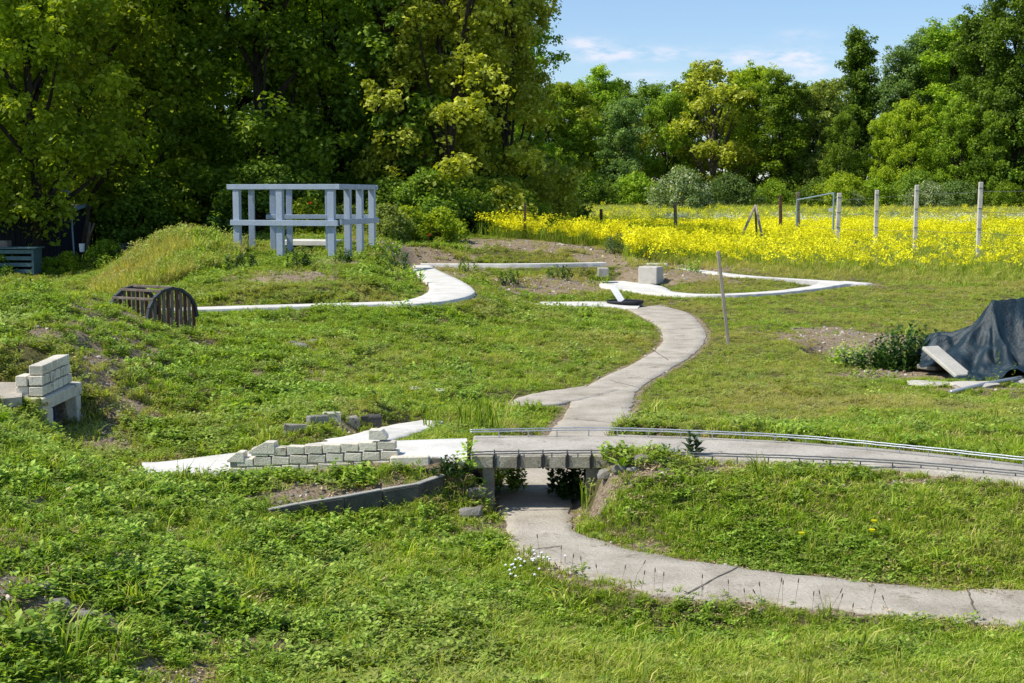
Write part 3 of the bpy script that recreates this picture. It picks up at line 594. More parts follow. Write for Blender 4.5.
# ------------------------------------------------------------ meadow fence
def fpost(px, top, y, w_, m, label, cat='post', lean=0, grp=None, name='fence_post'):
    a = D(px, 200, y); b = D(px+lean, top, y); zb = h1(a[0], y)-.2
    r = thing(name, label, cat, (a[0], y, zb), grp)
    mb = MB(); mb.bar((a[0], y, zb), b, w_, w_*.85, up=(0,1,0)); mb.build('shaft', M[m], r, .012)
    for k in range(3):
        z = zb+(b[2]-zb)*(.45+.24*k); mb = MB(); mb.box((a[0]+(b[0]-a[0])*(.45+.24*k), y-w_*.45, z), (w_*1.05, .012, .02)); mb.build('wire_tie', M['metald'], r)
    return b
T = {}
FG = 'pale concrete posts of the meadow fence'
T[4] = fpost(979.5, 182, 43.5, .125, 'post', 'tallest pale concrete fence post, rightmost at the meadow edge', lean=1.5, grp=FG)
T[3] = fpost(916, 185, 46.5, .125, 'post', 'pale concrete fence post, second from the right', lean=1, grp=FG)
T[2] = fpost(876.5, 190, 50.0, .13, 'post', 'pale concrete fence post standing deep in yellow flowers, third from the right', lean=.5, grp=FG)
T[1] = fpost(838, 193, 51.5, .15, 'post', 'thick pale concrete fence post right beside the blue tube gate', lean=1.5, grp=FG)
T[0] = fpost(799.5, 192, 58, .12, 'wood', 'thin brown post inside the blue tube gate frame', lean=-1.5)
fpost(781.5, 195, 60, .13, 'woodd', 'dark post left of the blue tube gate', lean=-1)
fpost(677, 202, 55, .12, 'wood', 'short grey brown post in the yellow flowers behind the loop path', lean=-2)
fpost(602.5, 209, 50, .10, 'woodd', 'short dark post in the yellow flowers behind the pale block', lean=-1.5)
fpost(524.5, 203, 41.3, .07, 'woodd', 'slim dark post at the edge of the wood', lean=.5)
gt = thing('gate_frame', 'thin blue grey tube gate frame standing in the yellow meadow', 'gate', D(815,235,54))
a = D(797, 200, 56); b = D(834, 193, 52)
for q in (a, b): mb = MB(); mb.tube([(q[0], q[1], h1(q[0], q[1])-.1), q], .035, 8); mb.build('upright', M['bluem'], gt)
mb = MB(); mb.tube([a, b], .03, 8); mb.build('top_bar', M['bluem'], gt)
q = D(830.5, 210, 51.9); o = MB().box(q, (.13, .02, .13)).build('small_sign', M['whitep'], None); tag(o, 'tiny white square sign on the right side of the tube gate', 'sign')
tp_ = thing('tripod', 'leaning pole tripod standing in the yellow flowers', 'tripod', D(752,235,50)); tpp = D(755.5, 207, 50)
for px, py, y in ((738, 236, 49), (764, 236, 49), (757, 232, 51.5)):
    q = D(px, py, y); mb = MB(); mb.tube([(q[0], q[1], q[2]-.3), (tpp[0]+rnd.uniform(-.02,.02), tpp[1], tpp[2]+.05)], .045, 7); mb.build('pole', M['wood'] if y > 50 else M['woodl'], tp_)
wf = thing('wire_fence', 'thin fence wires strung between the pale concrete posts', 'fence wire', T[3])
tops = [T[0], T[1], T[2], T[3], T[4], D(1060, 178, 40)]
for fr in (.12, .38, .64):
    for a, b in zip(tops[:-1], tops[1:]):
        za = h1(a[0], a[1]); zb = h1(b[0], b[1]); p = (a[0], a[1]-.1, a[2]-(a[2]-za)*fr); q = (b[0], b[1]-.1, b[2]-(b[2]-zb)*fr)
        mb = MB(); mb.tube([tuple(p[i]+(q[i]-p[i])*t-(.03*math.sin(math.pi*t) if i == 2 else 0) for i in range(3)) for t in np.linspace(0, 1, 6)], .006, 5); mb.build('wire', M['metald'], wf)
q = D(457, 237, 39); sg = thing('plant_sign', 'small white plant label on a stake by the dark shrubs', 'sign', (q[0], 39, h1(q[0], 39)))
MB().box((q[0], 39, q[2]), (.14, .02, .09)).build('plate', M['whitep'], sg); MB().box((q[0], 39.02, (q[2]+h1(q[0], 39))/2), (.03, .015, q[2]-h1(q[0], 39))).build('stake', M['wood'], sg)

# ------------------------------------------------------------ heap under a woven sheet
tc_ = P(1000, 378, 0); ridge0 = np.array([D(992, 302, 17.75)[0], 17.75]); ridge1 = np.array([ridge0[0]+1.15, 17.95])
nx_, ny_ = 210, 170; gx = np.linspace(ridge0[0]-1.05, ridge0[0]+2.7, nx_); gy = np.linspace(16.35, 20.0, ny_); GX, GY = np.meshgrid(gx, gy)
def tarp(x, y):
    d = ridge1-ridge0; t = np.clip(((x-ridge0[0])*d[0]+(y-ridge0[1])*d[1])/(d@d), 0, 1)
    cx_ = ridge0[0]+d[0]*t; cy_ = ridge0[1]+d[1]*t; r = np.hypot(x-cx_, (y-cy_)); th = np.arctan2(y-cy_, x-cx_)
    s = th*1.0+t*1.6
    fold = .55*np.sin(s*7+.8)+.35*np.sin(s*12.3+2)+.25*np.sin(s*19+1)
    rr = r/(1+.22*fold*np.clip(r/.35, 0, 1)); h = .90*np.exp(-(rr/.44)**1.1)+.05*t
    left = np.exp(-(((x-(ridge0[0]-.52))/.33)**2+((y-18.1)/.45)**2)); lf_ = .40*left**.7; h = np.sqrt(h*h+lf_*lf_*.9)
    h += .05*np.exp(-((r-.62)/.2)**2)*(1+.8*np.sin(s*15))+(fbm(x, y, .16, 61)-.5)*.06*np.clip(r/.2, 0, 1)+(.12-np.abs(fbm(x+y*.3, y*.5-x*.2, .36, 67, 3)-.5))*.30*np.clip(r/.25, 0, 1)+(.1-np.abs(fbm(x*.6-y, y*.5+x, .2, 69, 2)-.5))*.06
    return h, r, th
hh_, rr_, th_ = tarp(GX, GY); base = H(GX, GY, fine=False)
ed = 1.02+.16*np.sin(th_*3+1)+.09*np.sin(th_*8); keep = rr_ < ed
ZZ = base+np.maximum(hh_, .03)+.01
ids = -np.ones(GX.shape, int); ids[keep] = np.arange(keep.sum()); V = np.stack([GX[keep], GY[keep], ZZ[keep]], 1)
q4 = np.stack([ids[:-1,:-1].ravel(), ids[:-1,1:].ravel(), ids[1:,1:].ravel(), ids[1:,:-1].ravel()], 1); q4 = q4[(q4 >= 0).all(1)]
og = np.array([ridge0[0], 17.7, 0]); me = npmesh('covered_heap', V-og, q4, M['tarp']); me.shade_smooth(); o = bpy.data.objects.new('covered_heap', me); COL.objects.link(o); o.location = og
tag(o, 'heap under a dark blue grey woven sheet that falls in folds', 'covered heap')
a = P(965, 379, 0); b = P(950, 352, .28)
mb = MB(); mb.bar((a[0]-.02, a[1]-.02, .03), (a[0]-.29, a[1]+.5, .33), .26, .05); o = mb.build('leaning_slab', M['block'], None, .012); tag(o, 'pale concrete slab tipped against the foot of the dark sheet', 'slab')
mb = MB(); a = P(937, 372, 0); mb.box((a[0], a[1]+.2, .04), (.25, .3, .06), rot=.6); o = mb.build('broken_slab', M['stone'], None, .01); tag(o, 'broken bit of concrete left of the tipped pale slab', 'slab')
for px, py, l, w_, rz, lb in ((930,384,.5,.16,.15,'flat pale paving piece at the left end of the strip before the dark sheet'),(975,385,.55,.2,.02,'flat pale paving piece in the middle of the strip before the dark sheet'),(1015,379,.6,.2,.25,'flat pale paving piece at the right end of the strip before the dark sheet')):
    q = P(px, py, .02); mb = MB(); rough(mb, (q[0], q[1], h1(q[0], q[1])+.01), (l/2, w_*1.1, .035), int(px)); o = mb.build('paving_piece', M['block'], None, 0); tag(o, lb, 'paving')
a = P(951, 392, .04); b = P(1060, 370, .06); mb = MB(); mb.tube([a, P(985,384,.05), P(1024,377,.05), b], .022, 10); o = mb.build('pipe', M['metal'], None, smooth=True); tag(o, 'thin grey pipe lying in the grass before the dark sheet', 'pipe')
o = MB().box((D(1006,0,19)[0]-.3, 19.3, h1(6.4,19.3)+.40), (.2, .1, .8)).build('white_block', M['block'], None, .01) if False else None

# ------------------------------------------------------------ shed, crate and clutter in the shade at the left
sy = 38.6; sx1 = D(50, 0, sy)[0]; zg = .2
sh = thing('wooden_shed', 'low dark board shed with a tin roof in the tree shade', 'shed', (sx1-2, sy, zg))
zr = D(0, 213, sy)[2]
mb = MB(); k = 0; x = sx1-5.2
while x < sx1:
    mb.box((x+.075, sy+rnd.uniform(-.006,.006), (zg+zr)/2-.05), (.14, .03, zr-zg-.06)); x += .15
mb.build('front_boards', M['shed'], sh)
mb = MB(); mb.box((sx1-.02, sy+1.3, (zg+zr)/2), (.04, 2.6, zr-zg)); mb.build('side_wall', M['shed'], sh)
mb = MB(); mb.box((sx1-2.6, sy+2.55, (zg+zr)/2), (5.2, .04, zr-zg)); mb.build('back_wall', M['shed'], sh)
mb = MB(); nn = 70; vs = []; xs = np.linspace(sx1-5.4, sx1+.05, nn)
for i, x in enumerate(xs):
    c = .018*math.sin(i*math.pi/2*1.0)
    vs += [(x, sy-.28, zr+.0+c), (x, sy+2.8, zr+.26+c), (x, sy-.28, zr-.02+c), (x, sy+2.8, zr+.24+c)]
fs = []
for i in range(nn-1): o_ = i*4; fs += [(o_, o_+4, o_+5, o_+1), (o_+2, o_+3, o_+7, o_+6), (o_, o_+2, o_+6, o_+4)]
mb.add(vs, fs); mb.build('tin_roof', M['tin'], sh)
mb = MB(); mb.bar((sx1+.07, sy-.3, zr-.05), (sx1+.07, sy+2.8, zr+.22), .03, .10); mb.build('verge_board', M['bluem'], sh)
pf_ = thing('pipe_arch', 'thin pale blue pipe frame beside the shed corner', 'pipe frame', (D(72,0,38)[0], 38, zg))
mb = MB(); mb.tube([D(60,191,38), D(69,191,38)], .02, 6); mb.tube([D(69,191,38), D(66,204,38)], .018, 6); mb.build('cross_pipe', M['bluem'], pf_)
mb = MB(); q = D(71, 211, 38); mb.tube([(D(75,265,38)[0], 38, zg), q], .025, 6); mb.build('upright_pipe', M['bluem'], pf_)
cr = thing('slatted_crate', 'blue green slatted box standing in front of the shed', 'crate', (D(12,0,36)[0], 36.4, zg)); cxx = D(10, 0, 36)[0]; zt = D(0, 249, 36)[2]
x1_ = D(24,0,36)[0]; x0_ = x1_-1.3
for k in range(4):
    z = zg+.08+(zt-zg-.1)*k/3.3; mb = MB(); mb.box(((x0_+x1_)/2, 36, z), (x1_-x0_-.06, .03, .095)); mb.build('slat', M['crate'], cr)
for x in (x0_, x1_): MB().box((x, 36.3, (zg+zt)/2), (.05, .65, zt-zg)).build('side_panel', M['crate'], cr)
MB().box(((x0_+x1_)/2, 36.62, (zg+zt)/2), (x1_-x0_, .03, zt-zg)).build('back_panel', M['dark'], cr)
MB().box(((x0_+x1_)/2+.03, 36.3, zt+.022), (x1_-x0_+.12, .72, .035)).build('lid', M['crate'], cr)
q = D(4, 246, 36.2); o = MB().box((q[0]-.1, 36.3, zt+.12), (.42, .3, .16)).build('wooden_box', M['wood'], None, .01); tag(o, 'small grey brown box on top of the blue green crate', 'box')
def branchy(pts, rad, nm, lb, m):
    mb = MB(); 
    for p, r_ in zip(pts, rad): mb.tube(p, r_, 7)
    tag(mb.build(nm, M[m], None, smooth=True), lb, 'pole')
branchy([[D(83,256,37.5), D(85,232,37.5), D(89,206,37.5)]], [[.075,.06,.05]], 'dead_stump', 'dark crooked pole standing over the white bucket', 'bark')
branchy([[D(87,254,37), D(89,235,37), D(90,222,37)], [D(89,238,37), D(92,230,37), D(94,223,37)]], [[.06,.045,.03],[.04,.03,.025]], 'forked_stick', 'paler forked stick right of the white bucket', 'barkl')
q = D(82, 248, 36.9); mb = MB(); mb.tube([(q[0],36.9,q[2]-.1),(q[0],36.9,q[2]+.10)], [.06,.075], 14); mb.tube([(q[0],36.9,q[2]+.10),(q[0],36.9,q[2]+.112)], [.08,.08], 14); tag(mb.build('bucket', M['whitep'], None), 'small white bucket at the foot of the dark crooked pole', 'bucket')
bw = thing('block_wall', 'low grey block wall in deep shade behind the grassy hump', 'wall', (D(108,0,40)[0], 40, .2)); xs0 = D(88,0,40)[0]
for r_ in range(3):
    mb = MB()
    for k in range(4):
        if r_ == 2 and k < 2: continue
        mb.box((xs0+.2+k*.33+.1*(r_ % 2), 40, .35+r_*.2), (.32, .2, .19))
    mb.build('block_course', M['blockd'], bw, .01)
q = D(106, 256, 38); mb = MB(); rough(mb, (q[0], 38, q[2]-.05), (.36, .3, .2), 5); tag(mb.build('rubble_heap', M['dirt'], None), 'pale sandy heap before the shaded block wall', 'heap')

# ------------------------------------------------------------ loose stones
for i, (px, py, z, s, lb) in enumerate([(301,347,.33,.11,'pinkish lump of rubble in the middle of the lawn'),(314,343,.33,.08,'small pale rubble piece just right of the pinkish lump'),(338,341,.3,.05,'little white stone in the lawn right of the rubble'),(292,343,.35,.07,'flat brown rubble piece left of the pinkish lump'),
      (618,468,.36,.055,'rough pale stone at the right bridge abutment'),(633,474,.33,.04,'lower rough stone right of the bridge abutment'),(607,482,.25,.07,'dark stone against the right bridge pier'),(642,466,.37,.06,'small stone at the top of the bank beside the bridge'),
      (470,492,.2,.09,'rough stone at the foot of the left bridge pier'),(476,474,.28,.07,'mossy stone half way up the left bridge pier'),(60,605,.29,.05,'grey stone in the bare soil patch at lower left'),(84,612,.27,.045,'pale clod in the bare soil at lower left'),(44,588,.33,.05,'stone above the bare soil patch at lower left'),
      (278,526,.1,.018,'tiny white pebble in the grass below the dark kerb'),(282,529,.1,.015,'tinier white pebble next to the other below the kerb'),(205,622,.13,.025,'white chip in the grass at lower left'),(16,655,.25,.03,'whitish chip near the left edge at the bottom'),(200,677,.1,.03,'flat white chip at the bottom edge'),(680,330,0,.03,'small pale stone beside the path bend')]):
    q = P(px, py, z); zz = h1(q[0], q[1]); mb = MB(); rough(mb, (q[0], q[1], zz+s*.2), (s, s*.7, s*.5), 100+i); m = M['stone'] if s > .031 else M['block']
    tag(mb.build('stone', m, None), lb, 'stone')
# ------------------------------------------------------------ vegetation
def quadleaf(p, t, b, L_, W_, bend=None):
    """kite leaves: p centre, t along, b across; returns verts (N*4,3) and faces"""
    n = len(p); nrm = np.cross(t, b)
    V = np.stack([p-t*L_[:, None]/2, p+b*W_[:, None]/2+nrm*(W_*.12)[:, None], p+t*L_[:, None]/2, p-b*W_[:, None]/2+nrm*(W_*.12)[:, None]], 1).reshape(-1, 3)
    return V, np.arange(n*4).reshape(n, 4)
def unit(a): return a/(np.linalg.norm(a, axis=1)[:, None]+1e-9)
def leafcloud(seed, centres, rad, per, ls, flat=.75, droop=.0, outer=None, tone=None):
    g = np.random.default_rng(seed); C = np.repeat(np.arange(len(centres)), per); n = len(C)
    d = unit(g.normal(size=(n, 3))); r = g.random(n)**.62*(.8+.45*g.random(n)); off = d*r[:, None]*rad[C][:, None]; off[:, 2] *= flat
    off[:, 2] -= droop*r**2*rad[C]
    p = centres[C]+off
    nr_ = unit(d*.55+np.array([0, 0, .75])+g.normal(size=(n, 3))*.55); t = unit(np.cross(nr_, g.normal(size=(n, 3)))); b = np.cross(nr_, t)
    L_ = ls*(.6+.8*g.random(n)); V, Fc = quadleaf(p, t, b, L_, L_*.62)
    ct = tone if tone is not None else g.random(len(centres))
    col = np.clip(.38*ct[C]+.34*g.random(n)+.22*(.5+.5*d[:, 2]*r), 0, 1); col = np.where(g.random(n) < .07, .95, col); return V, Fc, col  # scattered bright leaves and lighter clump tops paint sunlit flecks into the colour
def envelope(kind, t):
    return {'round': np.sin(np.pi*np.clip(t*.92+.06, 0, 1))**.6, 'tall': np.sin(np.pi*np.clip(t*.95+.04, 0, 1))**.45*.75, 'full': (1-.55*t**2)*(.75+.25*np.sin(t*9)), 'spire': (1-t)**.6*.7+.1}[kind]
def treemesh(name, seed, Hh, Rr, cb, nc, per, ls, kind='round', lm=None, bm_=None, rc=.75, trunkr=.16, bare_top=False, droop=.15, bpc=9):
    g = np.random.default_rng(seed); tr = MB(); wob = g.normal(size=(8, 2))*.12*Rr/3
    tp = [(wob[k][0]*k/3, wob[k][1]*k/3, Hh*.86*k/7) for k in range(8)]; tr.tube(tp, [trunkr*(1-.85*k/7) for k in range(8)], 8)
    cs = []
    nbg = max(14, nc//bpc); bo = []
    for k in range(nbg):
        t = ((k+.5)/nbg+.06*g.normal())%1; a = k*2.4+g.normal()*.35; lob = 1+.2*math.sin(3*a+seed+t*4)
        r = Rr*float(envelope(kind, t))*lob*(.55+.45*g.random()**.5)*.92; bo.append((r*math.cos(a), r*math.sin(a), cb+(Hh-cb)*t))
    for k in range(nc):
        q = bo[k % nbg]; f_ = .35+.65*g.random() if g.random() < .35 else 1; sg2 = rc*1.2
        cs.append((q[0]*f_+g.normal()*sg2*.75, q[1]*f_+g.normal()*sg2*.75, max(cb*.6, q[2]+g.normal()*sg2*.42-(1-f_)*.3)))
    cs = np.array(cs)
    for k in range(0, nc, max(1, nc//22)):
        c = cs[k]; zb = max(.12*Hh, c[2]-abs(g.normal())*.22*Hh-.5-.4*np.hypot(c[0], c[1])); j = min(7, max(0, zb/(Hh*.86)*7)); b0 = tp[int(j)]
        mid = ((b0[0]+c[0])*.5+g.normal()*.2, (b0[1]+c[1])*.5+g.normal()*.2, zb*.45+c[2]*.55-.1); tr.tube([b0[:2]+(zb,), mid, tuple(c)], [trunkr*.5, trunkr*.3, .015], 5, cap=False)
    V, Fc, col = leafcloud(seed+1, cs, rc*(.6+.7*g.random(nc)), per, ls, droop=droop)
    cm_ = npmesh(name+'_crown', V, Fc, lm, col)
    tm = bpy.data.meshes.new('trunk'); tm.from_pydata(tr.v, [], tr.f); tm.materials.append(bm_ or M['bark']); tm.shade_smooth()
    return tm, cm_
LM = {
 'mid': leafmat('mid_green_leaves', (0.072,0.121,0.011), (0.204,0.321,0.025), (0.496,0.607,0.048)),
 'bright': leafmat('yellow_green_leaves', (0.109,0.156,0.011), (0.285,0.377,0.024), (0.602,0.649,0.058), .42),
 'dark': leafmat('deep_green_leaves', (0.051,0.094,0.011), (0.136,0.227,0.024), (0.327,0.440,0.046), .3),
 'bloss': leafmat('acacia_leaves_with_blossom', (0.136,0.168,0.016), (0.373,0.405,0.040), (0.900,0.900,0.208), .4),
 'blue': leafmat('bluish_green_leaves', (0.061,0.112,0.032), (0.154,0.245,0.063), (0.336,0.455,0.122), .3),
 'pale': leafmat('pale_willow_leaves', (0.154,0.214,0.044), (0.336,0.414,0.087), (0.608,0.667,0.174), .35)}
def plant_tree(name, label, cat, loc, rz, sc, meshes, lm=None, group=None):
    r = thing(name, label, cat, loc, group); r.rotation_euler = (0, 0, rz); r.scale = sc if hasattr(sc, '__len__') else (sc, sc, sc)
    for nm, me in zip(('trunk', 'crown'), meshes):
        if me is None: continue
        o = bpy.data.objects.new(nm, me); COL.objects.link(o); o.parent = r
    return r
def recol(me, lm):
    m = me.copy(); m.materials.clear(); m.materials.append(LM[lm]); return m
NT = {}
NT['a'] = treemesh('near_a', 11, 12.5, 3.3, 1.2, 420, 66, .17, 'full', LM['mid'], rc=.5, trunkr=.2)
NT['b'] = treemesh('near_b', 23, 13.5, 3.0, 1.8, 400, 66, .17, 'round', LM['bright'], rc=.48, trunkr=.18)
NT['c'] = treemesh('near_c', 37, 12.0, 3.5, 1.0, 420, 72, .16, 'full', LM['bloss'], rc=.45, trunkr=.17, droop=.45)
NT['d'] = treemesh('near_d', 51, 13.0, 2.8, 0.5, 380, 62, .18, 'tall', LM['dark'], rc=.5, trunkr=.26)
def variant(k, lm): return (NT[k][0], recol(NT[k][1], lm))
VV = {}
def var(k, lm):
    if (k, lm) not in VV: VV[(k, lm)] = variant(k, lm)
    return VV[(k, lm)]
def place(px, y, lab, k, lm, sc=1, rz=None, name='broadleaf_tree', group=None, zoff=-.1, wx=1):
    x = D(px, 0, y)[0]; return plant_tree(name, lab, 'tree', (x, y, h1(x, y)+zoff), rnd.random()*6.3 if rz is None else rz, (sc*wx, sc*wx, sc), var(k, lm), group=group)
W1 = 'trees at the front of the near wood'
place(-62, 37.2, 'yellow green tree cut by the left edge, its boughs hanging over the shed', 'b', 'bright', .95, 1.0, group=W1)
place(78, 41.8, 'bright yellow green tree leaning over the right end of the tin roof', 'b', 'bright', .98, 2.4, group=W1)
place(125, 44.5, 'light green tree between the shed and the grassy hump', 'c', 'bright', 1.0, 4.4, group=W1)
place(30, 37.4, 'yellow green tree standing before the shed, its crown hiding the tin roof', 'b', 'bright', .92, 3.3, group=W1)
place(175, 46.5, 'dark trunked tree behind the grassy hump', 'a', 'mid', 1.0, .5, group=W1)
place(258, 44.5, 'big mid green tree with a dark trunk right behind the post frame', 'a', 'mid', 1.02, 3.1, group=W1)
place(335, 47, 'shaded tree rising behind the right end of the post frame', 'd', 'mid', 1.0, 5.2, group=W1)
place(400, 45.5, 'dark ivy clad tree at the middle of the near wood', 'd', 'dark', 1.06, 1.2, group=W1)
place(448, 44.5, 'acacia with pale blossom left of the last tree of the near wood', 'c', 'bloss', 1.0, 1.9, group=W1)
place(508, 47.5, 'acacia with pale blossom at the right end of the near wood', 'c', 'bloss', .98, 5.6, wx=.8, group=W1)
for i, (px, y, k, lm) in enumerate([(-150,50,'a','mid'),(-20,50,'d','dark'),(60,51,'a','dark'),(140,51,'d','mid'),(215,52,'b','mid'),(300,52,'a','dark'),(370,51.5,'a','mid'),(435,53,'d','dark'),(490,55,'a','mid'),
                                    (-60,60,'a','dark'),(30,60,'b','mid'),(110,61,'d','dark'),(190,60,'a','dark'),(270,61,'d','dark'),(345,60,'a','dark'),(420,62,'a','dark'),(480,66,'b','mid'),(505,72,'a','mid')]):
    place(px, y, 'dark green tree deep inside the near wood behind the front trees', k, lm, rnd.uniform(1.0, 1.12), group='trees deep inside the near wood')
# shrubs: crown down to the ground
def shrubmesh(name, seed, Hh, Rr, nc, per, ls, lm, rc=.4, mat=None):
    g = np.random.default_rng(seed); cs = []
    for k in range(nc):
        a = g.random()*6.283; t = g.random(); r = Rr*math.sqrt(max(.05, 1-t**1.8))*(g.random()**.5)*(1+.25*math.sin(3*a+seed)); cs.append((r*math.cos(a), r*math.sin(a), t*Hh*.9+.06))
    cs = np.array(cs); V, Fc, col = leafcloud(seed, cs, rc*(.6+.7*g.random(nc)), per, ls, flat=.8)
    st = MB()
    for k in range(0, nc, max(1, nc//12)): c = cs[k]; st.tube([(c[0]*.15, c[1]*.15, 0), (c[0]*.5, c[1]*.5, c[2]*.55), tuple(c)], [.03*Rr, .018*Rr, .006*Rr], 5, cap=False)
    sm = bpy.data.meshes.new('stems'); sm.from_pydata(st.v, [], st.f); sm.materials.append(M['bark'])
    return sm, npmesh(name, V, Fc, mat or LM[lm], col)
SH = {'m': shrubmesh('shrub_m', 3, 2.4, 1.7, 110, 120, .12, 'mid'), 'd': shrubmesh('shrub_d', 4, 2.6, 1.8, 110, 110, .13, 'dark'), 's': shrubmesh('shrub_s', 5, 1.0, .8, 60, 90, .085, 'bright', .24), 'w': shrubmesh('shrub_w', 6, 4.2, 3.2, 120, 90, .22, 'mid', .8)}
def shrub(px, y, k, lm, sc, label, name='shrub', group=None, zoff=-.08):
    x = D(px, 0, y)[0]; s, c = SH[k]; key = ('s'+k, lm)
    if key not in VV: VV[key] = (s, recol(c, lm))
    r = thing(name, label, 'shrub', (x, y, h1(x, y)+zoff), group); r.rotation_euler = (0, 0, rnd.random()*6.3); r.scale = sc if hasattr(sc, '__len__') else (sc,)*3
    for nm, me in zip(('stems', 'foliage'), VV[key]): o = bpy.data.objects.new(nm, me); COL.objects.link(o); o.parent = r
    return r
for i, px in enumerate(list(range(-160, 560, 42))):
    y = 43.5+1.6*math.sin(i*1.7)+(2.0 if px > 470 else 0)
    if px > 520: continue
    shrub(px, y, 'd', 'dark', rnd.uniform(.65, 1.0)*(.8 if px > 380 else 1), 'dark shrub in the undergrowth at the foot of the near wood', 'undergrowth_shrub', 'undergrowth shrubs of the near wood')
for i, px in enumerate(list(range(-160, 520, 48))):
    shrub(px, 55+rnd.random()*2, 'd', 'dark', rnd.uniform(1.4, 1.9), 'tall dark thicket deep under the trees of the near wood', 'thicket', 'thickets deep in the near wood')
for a in [(382,37.5,'s','pale',.95,'pale yellow green bush just right of the post frame'),(405,38.5,'s','bright',.9,'low bright bush behind the mound, between the pale bush and the shrub with the sign'),(440,38.5,'s','bright',.95,'bright green upright shrub left of the small white plant sign'),(305,38,'s','bright',1.0,'green yellow bush seen through the post frame'),(345,38.5,'s','pale',.85,'pale bush seen through the right side of the post frame'),
          (475,43,'m','dark',(.6,.6,.65),'dark shrub at the corner of the near wood beside the sign'),(530,45.5,'m','mid',(.55,.55,.6),'rounded green shrub at the right tip of the near wood'),(503,45,'d','dark',(.7,.7,.8),'dark leafy shrub behind the first yellow flowers'),
          (60,37,'s','bright',.6,'small sunlit plant by the shed corner'),(40,36.8,'s','mid',.5,'dark green plant right of the blue green crate'),(100,36.5,'s','mid',.7,'low plant before the shaded block wall'),(-8,36.2,'s','dark',.7,'dark plant at the left edge before the crate')]: shrub(*a)
# far tree line
FT = {}
FT['a'] = treemesh('far_a', 101, 13, 3.8, .6, 420, 75, .25, 'round', LM['mid'], rc=.7, trunkr=.25)
FT['g'] = treemesh('far_g', 177, 21, 4.8, .8, 700, 78, .28, 'full', LM['mid'], rc=.8, trunkr=.34)
FT['b'] = treemesh('far_b', 117, 14, 3.3, 1.0, 380, 75, .25, 'tall', LM['mid'], rc=.65, trunkr=.22)
FT['c'] = treemesh('far_c', 133, 12, 4.2, .4, 420, 75, .25, 'full', LM['mid'], rc=.7, trunkr=.25, droop=.3)
FT['d'] = treemesh('far_d', 149, 17, 2.3, 3.0, 330, 80, .26, 'tall', LM['dark'], rc=.6, trunkr=.3, bpc=5)
FT['e'] = treemesh('far_e', 163, 12.5, 3.8, 2.2, 150, 70, .30, 'round', LM['pale'], rc=.8, trunkr=.24, bm_=M['barkl'])
NT.update({'F'+k: v for k, v in FT.items()})
def far(px, top, y, k, lm, lab, wx=1.0, group='trees of the far wood', name='broadleaf_tree'):
    base = {'a':13,'b':14,'c':12,'d':17,'e':12.5,'g':21}[k]; x = D(px, 0, y)[0]; zg_ = h1(x, y); hgt = D(px, top, y)[2]-zg_; s = hgt/base
    return plant_tree(name, lab, 'tree', (x, y, zg_-.2), rnd.random()*6.3, (s*wx, s*wx, s), var('F'+k, lm), group=group)
for a in [(548,92,118,'a','mid','mid green tree at the left end of the far wood, next to the near wood',1.0),(575,84,120,'c','bright','yellow green broad tree near the left end of the far wood',.9),(603,68,127,'b','mid','taller deep green tree peaking left of the bare twigs',.95),(622,98,118,'c','blue','grey green tree behind the dark post on the left',.85),
          (645,118,122,'e','bloss','low thin brownish tree in the dip of the far tree line',.8),(668,90,120,'a','mid','green tree above the white flowering bush',.8),(690,70,124,'b','mid','dense tall tree left of the brownish open one',.85),(715,66,119,'e','bloss','open brownish yellow tree with visible pale trunks at the middle of the far wood',1.05),(738,72,127,'b','dark','dark narrow tree behind the brownish open one',.85),
          (757,64,122,'a','bright','light green round topped tree right of the brownish one',.85),(785,72,118,'b','mid','full green tree left of the pale willow like tree',1.05),(820,80,119,'c','pale','pale willow like tree left of the tall dark poplar',.9),(845,112,114,'a','mid','bushy green tree below the pale one',.7),
          (860,30,126,'d','dark','tall dark poplar standing above the far wood',.95),(885,112,113,'c','bright','bright yellow green tree right below the poplar',.62),(908,50,119,'g','blue','tall blue green tree right of the gap in the far wood',1.0),(930,30,121,'g','blue','high blue green tree left of the corner trees',.9),(915,98,111,'a','bright','yellow tinged tree low before the blue green ones',.75),
          (958,22,116,'g','mid','high green tree second from the right edge',1.15),(985,10,112,'g','dark','very tall dark tree by the right edge',.9),(1020,-25,108,'g','dark','dark tree cut by the right edge of the photo, the tallest',.9),(965,95,109,'a','mid','lower green tree before the tall dark ones at right',.75),(1060,-40,107,'g','dark','tall dark tree just beyond the right edge',1.0),(1000,110,107,'c','mid','lowest leafy tree at the right edge of the meadow',.6)]:
    far(*a)
for px in range(520, 1130, 44): far(px+rnd.uniform(-8, 8), (100+18*math.sin(px)) if px < 880 else 62, 136+rnd.random()*5, rnd.choice('abc'), 'dark', 'dark tree in the back row of the far wood', 1.0, 'back row of the far wood')
for px in (1130,1190,1250,470,430): far(px, 40 if px > 900 else 90, 122, 'c', 'mid', 'green tree of the far wood outside the picture or hidden behind the near wood', 1.1, 'outer trees of the far wood')
for i, px in enumerate(range(545, 1130, 47)):
    if 672 < px < 694: continue
    shrub(px+rnd.uniform(-5,5), 106+rnd.random()*5-(4 if px > 930 else 0), 'w', ['mid','dark','mid','dark','blue'][i % 5], rnd.uniform(.5, .75), 'leafy bush along the foot of the far wood', 'hedge_bush', 'bushes along the foot of the far wood')
BL = leafmat('white_blossom_leaves', (.05,.10,.02), (.17,.24,.08), (.62,.62,.42), .3)
s, c = SH['w']; mm_ = c.copy(); mm_.materials.clear(); mm_.materials.append(BL); VV[('sw', 'white')] = (s, mm_)
